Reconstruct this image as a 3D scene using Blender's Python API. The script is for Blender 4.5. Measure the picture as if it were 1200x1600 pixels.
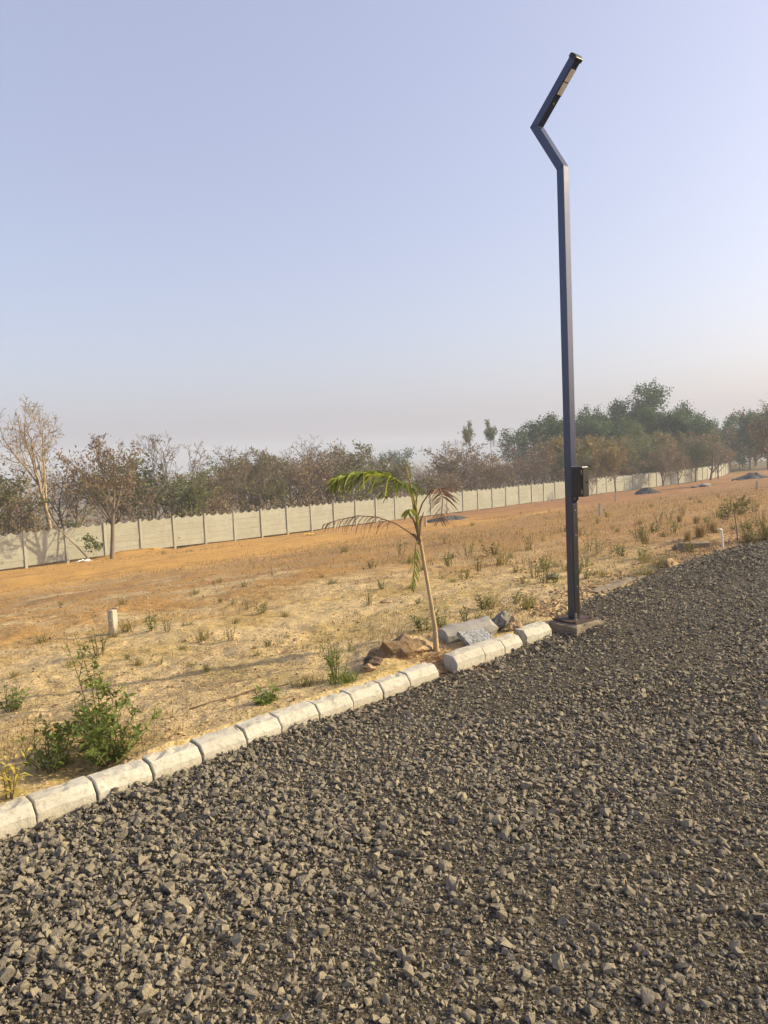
import bpy, bmesh, math, random
import numpy as np
from mathutils import Vector, Matrix, Euler, noise as mnoise

for o in list(bpy.data.objects):
    bpy.data.objects.remove(o)
scene = bpy.context.scene
COL = scene.collection
R = math.radians

# ------------------------------------------------------------------ camera
EYE = Vector((0, 0, 1.6))
PITCH, ROLL, FPX = R(-4.3), R(2.5), 1200.0
cF = Vector((0, math.cos(PITCH), math.sin(PITCH)))
cU0 = Vector((0, -math.sin(PITCH), math.cos(PITCH)))
cR = Vector((1, 0, 0)) * math.cos(ROLL) - cU0 * math.sin(ROLL)
cU = Vector((1, 0, 0)) * math.sin(ROLL) + cU0 * math.cos(ROLL)
cam_data = bpy.data.cameras.new('camera')
cam_data.sensor_fit = 'VERTICAL'
cam_data.sensor_height = 24.0
cam_data.lens = 24.0 * FPX / 1600.0
cam_data.clip_start = 0.05
cam_data.clip_end = 5000
cam = bpy.data.objects.new('camera', cam_data)
COL.objects.link(cam)
cam.matrix_world = Matrix(((cR.x, cU.x, -cF.x, EYE.x), (cR.y, cU.y, -cF.y, EYE.y),
                           (cR.z, cU.z, -cF.z, EYE.z), (0, 0, 0, 1)))
scene.camera = cam

# ------------------------------------------------------------------ sky, sun, exposure
SUN_AZ, SUN_EL = R(83), R(27)
world = bpy.data.worlds.new('World')
scene.world = world
world.use_nodes = True
wn = world.node_tree
wn.nodes.clear()
sky = wn.nodes.new('ShaderNodeTexSky')
sky.sky_type = 'NISHITA'
sky.sun_disc = False
sky.sun_elevation = SUN_EL
sky.sun_rotation = SUN_AZ
sky.altitude = 300
sky.air_density = 1.0
sky.dust_density = 4.8
sky.ozone_density = 2.0
veil = wn.nodes.new('ShaderNodeMix')          # bright dry-season haze over the whole sky
veil.data_type = 'RGBA'
veil.inputs[0].default_value = 0.195
veil.inputs[7].default_value = (6.7, 6.5, 9.3, 1)
bg = wn.nodes.new('ShaderNodeBackground')
bg.inputs[1].default_value = 0.15
wo = wn.nodes.new('ShaderNodeOutputWorld')
tint = wn.nodes.new('ShaderNodeMix')          # dust warms the scattered light a little
tint.data_type = 'RGBA'; tint.blend_type = 'MULTIPLY'
tint.inputs[0].default_value = 1.0
tint.inputs[7].default_value = (1.07, 0.97, 0.87, 1)
wn.links.new(sky.outputs[0], tint.inputs[6])
wn.links.new(tint.outputs[2], veil.inputs[6])
wn.links.new(veil.outputs[2], bg.inputs[0])
wn.links.new(bg.outputs[0], wo.inputs[0])

sl = bpy.data.lights.new('sun', 'SUN')
sl.energy = 5.0
sl.angle = R(0.6)
sl.color = (1.0, 0.85, 0.51)
so = bpy.data.objects.new('sun', sl)
COL.objects.link(so)
to_sun = Vector((math.sin(SUN_AZ) * math.cos(SUN_EL), math.cos(SUN_AZ) * math.cos(SUN_EL), math.sin(SUN_EL)))
so.rotation_euler = to_sun.to_track_quat('Z', 'Y').to_euler()
so.location = (40, 5, 30)

vs = scene.view_settings
vs.view_transform = 'Standard'
vs.look = 'None'
vs.exposure = 0.4
vs.gamma = 1.0
vs.use_curve_mapping = False
scene.render.resolution_x, scene.render.resolution_y = 768, 1024
scene.render.engine = 'CYCLES'
scene.cycles.volume_bounces = 0
scene.cycles.max_bounces = 6

# ------------------------------------------------------------------ small numpy noise
def _hash(ix, iy, s):
    h = (ix.astype(np.int64) * 374761393 + iy.astype(np.int64) * 668265263 + s * 974634777) & 0xFFFFFFFF
    h = ((h ^ (h >> 13)) * 1274126177) & 0xFFFFFFFF
    return ((h ^ (h >> 16)) & 0xFFFF) / 65535.0

def vn(x, y, s=0):
    x = np.asarray(x, float); y = np.asarray(y, float)
    ix = np.floor(x); iy = np.floor(y)
    fx = x - ix; fy = y - iy
    fx = fx * fx * (3 - 2 * fx); fy = fy * fy * (3 - 2 * fy)
    a = _hash(ix, iy, s); b = _hash(ix + 1, iy, s); c = _hash(ix, iy + 1, s); d = _hash(ix + 1, iy + 1, s)
    return (a * (1 - fx) + b * fx) * (1 - fy) + (c * (1 - fx) + d * fx) * fy * 1.0 - 0.5

def fbm(x, y, s=0, o=4):
    t = 0; a = 1.0
    for i in range(o):
        t = t + a * vn(x * 2 ** i + 17.3 * i, y * 2 ** i - 9.1 * i, s + i); a *= 0.5
    return t

def sstep(a, b, x):
    t = np.clip((np.asarray(x, float) - a) / (b - a), 0, 1)
    return t * t * (3 - 2 * t)

# ------------------------------------------------------------------ the lie of the land
EX, EY = 0.70445, 0.70976             # direction of the road; n runs away from it, down to the wall
KN0, KN1 = 3.58, 3.72                 # front and back of the kerb

def edge_n(u):                        # where gravel gives way to the field
    return 3.65 + 0.42 * sstep(5.75, 6.7, u) + 0.22 * sstep(6.5, 10.5, u) - 0.25 * sstep(11, 13.5, u)

BUMPS = []                            # (x, y, amplitude, radius)

def ground(x, y):
    x = np.asarray(x, float); y = np.asarray(y, float)
    u = x * EX + y * EY
    n = -x * EY + y * EX
    r = np.hypot(x, y)
    s = n - 3.72
    z = 0.05 + 0.028 * np.exp(-np.clip(s, 0, 9) / .35) * (1 + 1.2 * vn(u * 2.2, n * 3.0, 15)) - 0.09 * np.clip(s, 0, 35) - 0.012 * np.clip(s - 35, 0, 22) - 0.10 * np.clip(s - 57, 0, 120)
    z = z - 0.004 * np.clip(u - 13, -20, 70) * np.clip(s / 35, 0, 1)
    amp = np.clip(s / 1.5, 0, 1)
    z = z + amp * (0.10 * fbm(x * .35, y * .35, 3, 3) + 0.05 * fbm(x * 1.6, y * 1.6, 9, 4))
    z = z + np.clip(s / 0.3, 0, 1) * 0.028 * fbm(x * 9, y * 9, 21, 2) * np.clip(1.3 - r / 40, 0, 1)
    # wheel ruts and graded earth in front of the wall
    rut = np.exp(-((s - 17 - 0.7 * np.sin(u * .15)) / 0.5) ** 2) + np.exp(-((s - 19.2 - 0.7 * np.sin(u * .15)) / 0.5) ** 2)
    z = z - 0.07 * rut * np.clip(1 + vn(u * .5, n * .3, 5) * 1.2, 0, 2)
    for bx, by, a, w in BUMPS:
        z = z + a * np.exp(-((x - bx) ** 2 + (y - by) ** 2) / (w * w))
    e = edge_n(u) + 0.05 * vn(u * 2.3, n * 0 + 3, 12) * sstep(5.8, 6.4, u)
    k = sstep(-0.02, 0.05 + 0.2 * sstep(5.8, 6.4, u), n - e)
    z = -0.05 + (z + 0.05) * k
    far = sstep(350, 900, r)
    z = z * (1 - far) + far * (-15 + 16 * fbm(x / 420., y / 420., 31, 3))
    return z

def gz(x, y):
    return float(ground(np.array([x]), np.array([y]))[0])

def ray(px, py):
    return cF + cR * ((px - 600) / FPX) - cU * ((py - 800) / FPX)

def at(px, py):
    """Point of the terrain seen at photograph pixel (px, py)."""
    d = np.array(ray(px, py)); e = np.array(EYE)
    t0, t1 = 0.5, 900.0
    for k in range(4):
        ts = np.geomspace(t0, t1, 240)
        P = e + d * ts[:, None]
        i = int(np.argmax(P[:, 2] < ground(P[:, 0], P[:, 1])))
        t0, t1 = ts[max(i - 1, 0)], ts[i]
    p = e + d * t1
    return Vector((p[0], p[1], gz(p[0], p[1])))

def at_y(px, py, y):
    d = ray(px, py)
    return EYE + d * (y / d.y)

def un_to(u, n):
    return u * EX - n * EY, u * EY + n * EX

for pxy, a, w in [((150, 1195), -0.10, 0.22), ((235, 1190), 0.03, 0.2), ((80, 1200), -0.05, .18), ((630, 1015), 0.10, 0.28), ((690, 1030), -0.06, 0.2),
                  ((590, 1042), 0.06, 0.16), ((180, 1215), .03, .15), ((300, 950), 0.0, 0.8)]:
    q = at(*pxy)
    BUMPS.append((q.x, q.y, a, w))
BUMPS += [(-13.3, 38.6, .30, .8), (-12.3, 39.8, .22, .9)]      # red earth heaped round the tree by the wall

# ------------------------------------------------------------------ object helpers
def link(o, parent=None):
    COL.objects.link(o)
    if parent is not None:
        o.parent = parent
    return o

def tag(o, label=None, cat=None, group=None, kind=None):
    if label: o['label'] = label
    if cat: o['category'] = cat
    if group: o['group'] = group
    if kind: o['kind'] = kind
    return o

def thing(name, loc, label, cat, group=None, rz=0):
    o = bpy.data.objects.new(name, None)
    o.empty_display_size = 0.1
    link(o)
    o.location = loc
    o.rotation_euler = (0, 0, rz)
    return tag(o, label, cat, group)

class Geo:
    """Collects verts, faces and one random number per piece."""
    def __init__(s): s.v = []; s.f = []; s.r = []
    def add(s, vs, fs, rnd=0.5):
        b = len(s.v)
        s.v.extend([tuple(q) for q in vs]); s.r.extend([rnd] * len(vs))
        s.f.extend([tuple(i + b for i in q) for q in fs])
    def box(s, x0, x1, y0, y1, z0, z1, rnd=.5):
        s.add([(x0, y0, z0), (x1, y0, z0), (x1, y1, z0), (x0, y1, z0), (x0, y0, z1), (x1, y0, z1), (x1, y1, z1), (x0, y1, z1)],
              [(3, 2, 1, 0), (4, 5, 6, 7), (0, 1, 5, 4), (1, 2, 6, 5), (2, 3, 7, 6), (3, 0, 4, 7)], rnd)
    def tube(s, pts, rad, n=5, rnd=.5, cap=False):
        pts = [Vector(p) for p in pts]
        b = len(s.v); ref = None
        for i, p in enumerate(pts):
            d = (pts[min(i + 1, len(pts) - 1)] - pts[max(i - 1, 0)])
            d = d.normalized() if d.length > 1e-9 else Vector((0, 0, 1))
            if ref is None:
                ref = d.orthogonal().normalized()
            a = (ref - d * ref.dot(d))
            a = a.normalized() if a.length > 1e-6 else d.orthogonal().normalized()
            ref = a
            c = d.cross(a)
            for k in range(n):
                t = 2 * math.pi * k / n
                q = p + (a * math.cos(t) + c * math.sin(t)) * rad[i]
                s.v.append((q.x, q.y, q.z)); s.r.append(rnd)
        for i in range(len(pts) - 1):
            for k in range(n):
                k2 = (k + 1) % n
                s.f.append((b + i * n + k, b + i * n + k2, b + (i + 1) * n + k2, b + (i + 1) * n + k))
        if cap:
            s.f.append(tuple(b + k for k in range(n))[::-1])
            s.f.append(tuple(b + (len(pts) - 1) * n + k for k in range(n)))
    def leaf(s, p, d, nrm, L, W, rnd=.5, fold=0.25, droop=0.0):
        d = d.normalized(); sd = d.cross(nrm)
        sd = sd.normalized() if sd.length > 1e-6 else d.orthogonal().normalized()
        up = sd.cross(d)
        m = p + d * (L * .45)
        tip = p + d * L - up * (L * droop)
        s.add([p, m + sd * W / 2 + up * W * fold, tip, m - sd * W / 2 + up * W * fold, m], [(0, 4, 1), (4, 2, 1), (0, 3, 4), (4, 3, 2)], rnd)
    def card(s, p, d, sd, L, W, rnd=.5):
        s.add([p, p + d * (L * .5) + sd * (W * .5), p + d * L, p + d * (L * .5) - sd * (W * .5)], [(0, 1, 2, 3)], rnd)
    def mesh(s, name, mat=None, smooth=False):
        me = bpy.data.meshes.new(name)
        me.from_pydata(s.v, [], s.f)
        at_ = me.attributes.new('rnd', 'FLOAT', 'POINT')
        at_.data.foreach_set('value', s.r)
        if mat: me.materials.append(mat)
        if smooth: me.polygons.foreach_set('use_smooth', [True] * len(me.polygons))
        me.update()
        return me
    def build(s, name, mat, parent=None, smooth=False):
        return link(bpy.data.objects.new(name, s.mesh(name, mat, smooth)), parent)

def np_mesh(name, V, T, mat, rnd=None, smooth=False):
    me = bpy.data.meshes.new(name)
    V = np.asarray(V, np.float32); T = np.asarray(T, np.int32)
    me.vertices.add(len(V)); me.vertices.foreach_set('co', V.ravel())
    k = T.shape[1]
    me.loops.add(T.size); me.loops.foreach_set('vertex_index', T.ravel())
    me.polygons.add(len(T)); me.polygons.foreach_set('loop_start', np.arange(0, T.size, k, dtype=np.int32))
    if rnd is not None:
        me.attributes.new('rnd', 'FLOAT', 'POINT').data.foreach_set('value', np.asarray(rnd, np.float32))
    me.update(calc_edges=True)
    me.polygons.foreach_set('use_smooth', np.full(len(T), smooth))
    me.materials.append(mat)
    me.validate()
    return me

# ------------------------------------------------------------------ materials
class NT:
    def __init__(s, name):
        s.m = bpy.data.materials.new(name); s.m.use_nodes = True
        s.t = s.m.node_tree; s.t.nodes.clear()
        s.out = s.t.nodes.new('ShaderNodeOutputMaterial')
        s.bs = s.t.nodes.new('ShaderNodeBsdfPrincipled')
        s.t.links.new(s.bs.outputs[0], s.out.inputs[0])
    def n(s, typ, **kw):
        nd = s.t.nodes.new('ShaderNode' + typ)
        for k, v in kw.items(): setattr(nd, k, v)
        return nd
    def l(s, a, b): s.t.links.new(a, b)
    def val(s, inp, v):
        if hasattr(v, 'is_output'): s.l(v, inp)
        else: inp.default_value = v
    def math(s, op, a, b=0.0, clamp=False):
        nd = s.n('Math', operation=op); nd.use_clamp = clamp
        s.val(nd.inputs[0], a); s.val(nd.inputs[1], b)
        return nd.outputs[0]
    def pos(s): return s.n('NewGeometry').outputs['Position']
    def obj(s): return s.n('TexCoord').outputs['Object']
    def noise(s, vec, scale, detail=4, rough=.6, dist=0):
        nd = s.n('TexNoise'); nd.inputs['Scale'].default_value = scale; nd.inputs['Detail'].default_value = detail
        nd.inputs['Roughness'].default_value = rough; nd.inputs['Distortion'].default_value = dist
        s.l(vec, nd.inputs['Vector']); return nd.outputs[0]
    def vor(s, vec, scale, feature='F1', out=0):
        nd = s.n('TexVoronoi', feature=feature); nd.inputs['Scale'].default_value = scale
        s.l(vec, nd.inputs['Vector']); return nd.outputs[out]
    def ramp(s, fac, stops):
        nd = s.n('ValToRGB'); cr = nd.color_ramp
        while len(cr.elements) < len(stops): cr.elements.new(0.5)
        for e_, (p, c) in zip(cr.elements, stops):
            e_.position = p; e_.color = (*c, 1) if len(c) == 3 else c
        s.l(fac, nd.inputs[0]); return nd.outputs[0]
    def step(s, v, a, b):
        nd = s.n('MapRange', interpolation_type='SMOOTHSTEP')
        s.val(nd.inputs[0], v); nd.inputs[1].default_value = a; nd.inputs[2].default_value = b
        return nd.outputs[0]
    def mix(s, f, a, b, blend='MIX'):
        nd = s.n('Mix', data_type='RGBA', blend_type=blend)
        s.val(nd.inputs[0], f)
        for i, c in ((6, a), (7, b)):
            if hasattr(c, 'is_output'): s.l(c, nd.inputs[i])
            else: nd.inputs[i].default_value = (*c, 1)
        return nd.outputs[2]
    def dot(s, vec, d):
        nd = s.n('VectorMath', operation='DOT_PRODUCT'); s.l(vec, nd.inputs[0]); nd.inputs[1].default_value = d
        return nd.outputs['Value']
    def rnd(s): return s.n('Attribute', attribute_name='rnd').outputs['Fac']
    def orand(s): return s.n('ObjectInfo').outputs['Random']
    def bump(s, h, strength, dist):
        nd = s.n('Bump'); nd.inputs['Strength'].default_value = strength; nd.inputs['Distance'].default_value = dist
        s.l(h, nd.inputs['Height'])
        prev = s.bs.inputs['Normal'].links
        if prev: s.l(prev[0].from_socket, nd.inputs['Normal'])
        s.l(nd.outputs[0], s.bs.inputs['Normal'])
    def set(s, col=None, rough=.9, spec=.3, metal=0):
        if col is not None: s.val(s.bs.inputs['Base Color'], (*col, 1) if isinstance(col, tuple) else col)
        s.val(s.bs.inputs['Roughness'], rough); s.bs.inputs['Specular IOR Level'].default_value = spec
        s.bs.inputs['Metallic'].default_value = metal
        return s.m

def m_ground():
    k = NT('dry_soil'); P = k.pos()
    u = k.dot(P, (EX, EY, 0)); n = k.dot(P, (-EY, EX, 0))
    big = k.noise(P, .22, 3); mid = k.noise(P, .9, 5, .65); fine = k.noise(P, 14, 5, .7); grit = k.vor(P, 55)
    nn = k.math('ADD', n, k.math('MULTIPLY', k.math('SUBTRACT', mid, .5), 7))
    uu = k.math('ADD', u, k.math('MULTIPLY', k.math('SUBTRACT', big, .5), 14))
    sand = k.ramp(fine, [(.25, (.32, .235, .115)), (.5, (.52, .39, .205)), (.72, (.66, .52, .31))])
    straw = k.ramp(fine, [(.3, (.28, .205, .085)), (.6, (.48, .365, .16)), (.8, (.56, .45, .225))])
    brown = k.ramp(fine, [(.3, (.14, .085, .042)), (.6, (.26, .165, .082)), (.8, (.34, .23, .13))])
    red = k.ramp(fine, [(.3, (.22, .11, .05)), (.6, (.37, .20, .09)), (.8, (.45, .275, .135))])
    orange = k.ramp(fine, [(.25, (.40, .215, .065)), (.6, (.56, .33, .10)), (.8, (.63, .42, .165))])
    c = k.mix(k.step(mid, .42, .62), sand, straw)
    c = k.mix(k.math('MULTIPLY', k.step(uu, 6, 16), .72), c, red)                # reddish earth further along
    # turned dark earth between the gritty strip and the graded strip
    dk = k.math('MULTIPLY', k.step(nn, 7.5, 12), k.step(nn, 21, 16.5))
    c = k.mix(k.math('MULTIPLY', dk, k.step(mid, .30, .62)), c, brown)
    gr = k.mix(k.step(uu, 22, 42), orange, red)
    c = k.mix(k.math('MULTIPLY', k.step(mid, .40, .58), k.math('MULTIPLY', k.step(nn, 6, 12), .55)), c, gr)    # orange subsoil showing through
    c = k.mix(k.step(nn, 17.5, 20.5), c, gr)
    cv = k.n('CombineXYZ'); k.l(k.math('MULTIPLY', u, .10), cv.inputs[0]); k.l(n, cv.inputs[1])
    sk = k.noise(cv.outputs[0], .9, 5, .7, .3)
    c = k.mix(k.math('MULTIPLY', k.math('MULTIPLY', k.step(sk, .50, .66), k.step(n, 8, 16)), .78), c, k.mix(.5, brown, red))   # wheel-marked, graded streaks
    c = k.mix(k.math('MULTIPLY', k.math('MULTIPLY', k.step(sk, .46, .30), k.step(n, 15, 20)), .5), c, (.62, .42, .19))
    stain = k.noise(P, .55, 6, .7, .8)
    c = k.mix(k.math('MULTIPLY', k.step(stain, .56, .70), .55), c, brown)
    fl = k.noise(P, 45, 3, .75)
    c = k.mix(.8, c, k.ramp(fl, [(.33, (.40, .38, .36)), (.5, (.93, .93, .93)), (.7, (1.3, 1.28, 1.22))]), 'MULTIPLY')
    c = k.mix(k.step(n, 39, 46), c, k.ramp(fine, [(.3, (.10, .075, .045)), (.7, (.22, .17, .10))]))   # leaf litter under the wood
    k.bump(mid, .5, .08); k.bump(fine, .9, .03); k.bump(grit, .5, .008)
    return k.set(c, .95, .15)

def m_gravel_bed():
    k = NT('stone_dust'); P = k.pos()
    f = k.noise(P, 22, 6, .75); v = k.vor(P, 85); v2 = k.vor(P, 38)
    c = k.ramp(f, [(.3, (.045, .037, .028)), (.55, (.13, .107, .075)), (.75, (.25, .205, .138))])
    c = k.mix(.7, c, k.ramp(v, [(0, (1.25, 1.2, 1.1)), (.6, (.5, .5, .5))]), 'MULTIPLY')
    k.bump(v, 1, .012); k.bump(v2, 1, .02); k.bump(f, .8, .02)
    return k.set(c, .92, .25)

def m_stone():
    k = NT('crushed_basalt'); P = k.pos()
    r = k.rnd(); f = k.noise(P, 90, 4, .7); big = k.noise(P, .8, 3)
    c = k.ramp(r, [(0, (.08, .074, .066)), (.3, (.155, .141, .117)), (.6, (.215, .192, .152)), (.85, (.26, .228, .172)), (.96, (.31, .265, .185)), (1, (.40, .31, .18))])
    nn = k.math('ADD', k.dot(P, (-EY, EX, 0)), k.math('MULTIPLY', k.math('SUBTRACT', big, .5), 3.0))
    worn = k.math('ADD', k.math('MULTIPLY', k.step(nn, 3.0, 1.6), .30), .06)      # dust ground in where wheels have run
    dust = k.mix(k.math('MULTIPLY', worn, k.step(big, .25, .6)), c, (.27, .222, .15))
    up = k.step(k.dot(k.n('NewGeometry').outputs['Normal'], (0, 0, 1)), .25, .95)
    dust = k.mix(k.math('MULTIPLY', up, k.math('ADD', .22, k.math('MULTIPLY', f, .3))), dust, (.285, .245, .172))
    c = k.mix(.75, dust, k.ramp(f, [(.3, (.62, .62, .62)), (.7, (1.25, 1.22, 1.18))]), 'MULTIPLY')
    k.bump(f, .8, .006)
    return k.set(c, .9, .2)

def m_rock(name, stops, scale=9, rough=.92, bump=.02):
    k = NT(name); P = k.obj()
    f = k.noise(P, scale, 6, .7); g = k.noise(P, scale * 6, 3, .7)
    c = k.ramp(f, stops)
    c = k.mix(.6, c, k.ramp(g, [(.3, (.65, .65, .65)), (.7, (1.2, 1.2, 1.2))]), 'MULTIPLY')
    k.bump(f, .8, bump); k.bump(g, .5, bump * .25)
    return k.set(c, rough, .25)

def m_kerb():
    k = NT('whitewashed_concrete'); P = k.pos()
    f = k.noise(P, 7, 6, .7); g = k.noise(P, 70, 4, .7); h = k.noise(P, 26, 5, .75, .4)
    c = k.ramp(f, [(.3, (.37, .35, .29)), (.5, (.48, .455, .39)), (.7, (.55, .53, .465))])
    c = k.mix(k.math('MULTIPLY', k.step(h, .50, .64), .6), c, (.22, .198, .155))
    z = k.dot(P, (0, 0, 1))
    splash = k.math('MULTIPLY', k.step(k.math('ADD', z, k.math('MULTIPLY', k.math('SUBTRACT', h, .5), .06)), .020, -.025), .6)
    c = k.mix(splash, c, (.40, .34, .25))                                            # dirt splashed along the foot
    c = k.mix(k.math('MULTIPLY', k.orand(), .35), c, (.36, .335, .285))
    k.bump(h, .6, .010); k.bump(g, .6, .004)
    return k.set(c, .9, .2)

def m_concrete(name, a, b, scale=6):
    k = NT(name); P = k.obj()
    f = k.noise(P, scale, 6, .7); g = k.noise(P, scale * 9, 3, .7)
    c = k.ramp(f, [(.3, a), (.7, b)])
    c = k.mix(.5, c, k.ramp(g, [(.3, (.75, .75, .75)), (.7, (1.15, 1.15, 1.15))]), 'MULTIPLY')
    c = k.mix(k.math('MULTIPLY', k.orand(), .25), c, (a[0] * .7, a[1] * .7, a[2] * .68))
    k.bump(g, .5, .006)
    return k.set(c, .92, .2)

def m_slab():
    k = NT('precast_slab'); P = k.obj()
    mp = k.n('Mapping'); mp.inputs['Rotation'].default_value = (R(90), 0, 0); k.l(P, mp.inputs[0])
    br = k.n('TexBrick'); k.l(mp.outputs[0], br.inputs['Vector'])
    br.inputs['Scale'].default_value = 1; br.inputs['Brick Width'].default_value = .24; br.inputs['Row Height'].default_value = .0745
    br.inputs['Mortar Size'].default_value = .006; br.inputs['Mortar Smooth'].default_value = .3
    W = k.pos(); f = k.noise(W, .8, 5, .65); s = k.noise(W, 5, 5, .7)
    c = k.ramp(f, [(.3, (.31, .31, .255)), (.7, (.41, .415, .355))])
    c = k.mix(.6, c, k.ramp(s, [(.3, (.8, .79, .77)), (.7, (1.1, 1.1, 1.1))]), 'MULTIPLY')
    st = k.n('Mapping'); st.inputs['Scale'].default_value = (3.5, 3.5, .35); k.l(W, st.inputs[0])
    c = k.mix(k.math('MULTIPLY', k.step(k.noise(st.outputs[0], 1.6, 5, .7), .52, .72), .45), c, (.23, .215, .175))      # rain streaks
    c = k.mix(k.math('MULTIPLY', k.orand(), .40), c, (.30, .285, .24))
    c = k.mix(k.math('MULTIPLY', br.outputs['Fac'], .35), c, (.30, .27, .22))
    k.bump(k.math('SUBTRACT', 1, br.outputs['Fac']), .8, .008)
    return k.set(c, .92, .2)

def m_foliage(name, stops, trans=.35, rough=.6, spec=.25):
    k = NT(name); P = k.pos()
    f = k.math('ADD', k.math('MULTIPLY', k.rnd(), .7), k.math('MULTIPLY', k.noise(P, .5, 2), .3))
    f = k.math('ADD', f, k.math('MULTIPLY', k.math('SUBTRACT', k.orand(), .5), .25))
    c = k.ramp(f, stops)
    k.set(c, rough, spec)
    tr = k.n('BsdfTranslucent'); k.l(c, tr.inputs[0])
    mx = k.n('MixShader'); mx.inputs[0].default_value = trans
    k.l(k.bs.outputs[0], mx.inputs[1]); k.l(tr.outputs[0], mx.inputs[2]); k.l(mx.outputs[0], k.out.inputs[0])
    return k.m

def m_bark(name, a, b, scale=8):
    k = NT(name); P = k.obj()
    mp = k.n('Mapping'); mp.inputs['Scale'].default_value = (1, 1, .25); k.l(P, mp.inputs[0])
    f = k.noise(mp.outputs[0], scale, 5, .7)
    c = k.ramp(f, [(.3, a), (.7, b)])
    k.bump(f, .6, .02)
    return k.set(c, .92, .15)

def m_paint(name, col, rough, spec=.5):
    k = NT(name); P = k.obj()
    f = k.noise(P, 12, 5, .7); g = k.noise(P, 120, 2)
    c = k.mix(k.math('MULTIPLY', k.step(f, .45, .8), .12), col, (.10, .085, .068))     # settled dust
    k.val(k.bs.inputs['Roughness'], k.math('ADD', rough - .05, k.math('MULTIPLY', f, .1)))
    k.bump(g, .08, .001)
    k.val(k.bs.inputs['Base Color'], c); k.bs.inputs['Specular IOR Level'].default_value = spec
    return k.m

def m_plain(name, col, rough=.6, spec=.4, metal=0):
    k = NT(name); f = k.noise(k.obj(), 30, 4)
    c = k.mix(.5, col, k.ramp(f, [(.3, (.75, .75, .75)), (.7, (1.15, 1.15, 1.15))]), 'MULTIPLY')
    return k.set(c, rough, spec, metal)

M = {}
M['soil'] = m_ground()
M['bed'] = m_gravel_bed()
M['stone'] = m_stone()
M['kerb'] = m_kerb()
M['joint'] = m_plain('dark_mortar', (.06, .05, .04), .95, .1)
M['slab'] = m_slab()
M['post'] = m_concrete('precast_post', (.31, .305, .26), (.41, .405, .35))
M['footing'] = m_concrete('weathered_concrete', (.17, .135, .10), (.30, .25, .185))
M['marker'] = m_concrete('marker_concrete', (.42, .37, .30), (.58, .53, .44), 14)
M['block'] = m_concrete('broken_concrete', (.27, .25, .225), (.42, .395, .355), 9)
M['granite'] = m_rock('speckled_granite', [(.35, (.06, .065, .07)), (.5, (.22, .23, .245)), (.68, (.44, .45, .46))], 55, .85, .006)
M['boulder'] = m_rock('grey_boulder', [(.3, (.12, .115, .11)), (.6, (.24, .225, .20)), (.8, (.33, .29, .235))])
M['clay'] = m_rock('tan_clay_rock', [(.3, (.22, .145, .08)), (.6, (.42, .30, .175)), (.8, (.55, .42, .27))])
M['dark_rock'] = m_rock('dark_earth_clod', [(.3, (.05, .036, .025)), (.7, (.13, .095, .065))])
M['mound'] = m_rock('dug_earth', [(.3, (.12, .08, .045)), (.55, (.23, .155, .09)), (.8, (.36, .26, .155))], 16, .95, .03)
M['clod'] = m_rock('soil_crumb', [(.3, (.22, .145, .08)), (.55, (.40, .275, .155)), (.8, (.56, .42, .27))], 3)
M['heap'] = m_rock('stone_chip_heap', [(.3, (.045, .046, .05)), (.6, (.10, .10, .10)), (.8, (.15, .145, .14))], 14, .95, .06)
M['litter_mulch'] = m_foliage('red_brown_litter', [(0, (.12, .05, .025)), (.5, (.22, .10, .05)), (1, (.40, .24, .12))], .1, .9, .1)
M['paint'] = m_paint('graphite_gloss_paint', (.055, .068, .115), .20, .5)
M['paint'].node_tree.nodes['Principled BSDF'].inputs['Metallic'].default_value = .5
M['paint2'] = m_paint('black_satin_paint', (.012, .012, .012), .36, .4)
M['steel'] = m_plain('weathered_steel', (.30, .25, .19), .45, .5, .7)
M['rusty'] = m_rock('rusty_plate', [(.3, (.045, .032, .028)), (.6, (.085, .055, .042)), (.8, (.16, .085, .05))], 20, .75, .003)
M['led'] = m_plain('led_diffuser', (.74, .70, .66), .35, .5)
M['pipe'] = m_plain('white_plastic_pipe', (.72, .69, .62), .5, .4)
M['paper'] = m_plain('white_scrap', (.78, .76, .72), .8, .2)
M['yellow'] = m_plain('yellow_scrap', (.62, .42, .06), .8, .2)
M['stick'] = m_bark('dry_stick', (.13, .085, .05), (.24, .165, .10), 20)
M['bark_pale'] = m_bark('pale_bark', (.22, .165, .105), (.40, .32, .22), 5)
M['bark_grey'] = m_bark('grey_bark', (.13, .105, .08), (.24, .195, .15), 5)
M['bark_dark'] = m_bark('brown_twigs', (.14, .11, .082), (.25, .20, .15), 5)
M['leaf_dry'] = m_foliage('dry_leaves', [(0, (.13, .088, .052)), (.4, (.21, .15, .085)), (.7, (.29, .205, .11)), (1, (.19, .17, .065))], .25)
M['leaf_olive'] = m_foliage('olive_leaves', [(0, (.12, .095, .045)), (.35, (.17, .14, .055)), (.65, (.15, .155, .05)), (1, (.24, .21, .07))], .3)
M['leaf_gold'] = m_foliage('golden_leaves', [(0, (.15, .095, .035)), (.4, (.25, .165, .05)), (.7, (.20, .17, .05)), (1, (.34, .25, .08))], .3)
M['leaf_green'] = m_foliage('green_leaves', [(0, (.024, .050, .014)), (.4, (.048, .092, .024)), (.7, (.08, .138, .034)), (1, (.14, .19, .05))], .3)
M['leaf_lime'] = m_foliage('lime_leaves', [(0, (.06, .085, .02)), (.5, (.11, .145, .035)), (1, (.20, .22, .055))], .35)
M['weed'] = m_foliage('weed_leaves', [(0, (.08, .115, .024)), (.45, (.145, .19, .038)), (.8, (.23, .27, .06)), (1, (.36, .34, .09))], .35, .5)
M['weed_dull'] = m_foliage('dull_weed_leaves', [(0, (.12, .13, .04)), (.5, (.20, .20, .07)), (1, (.34, .29, .12))], .35, .7)
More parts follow.
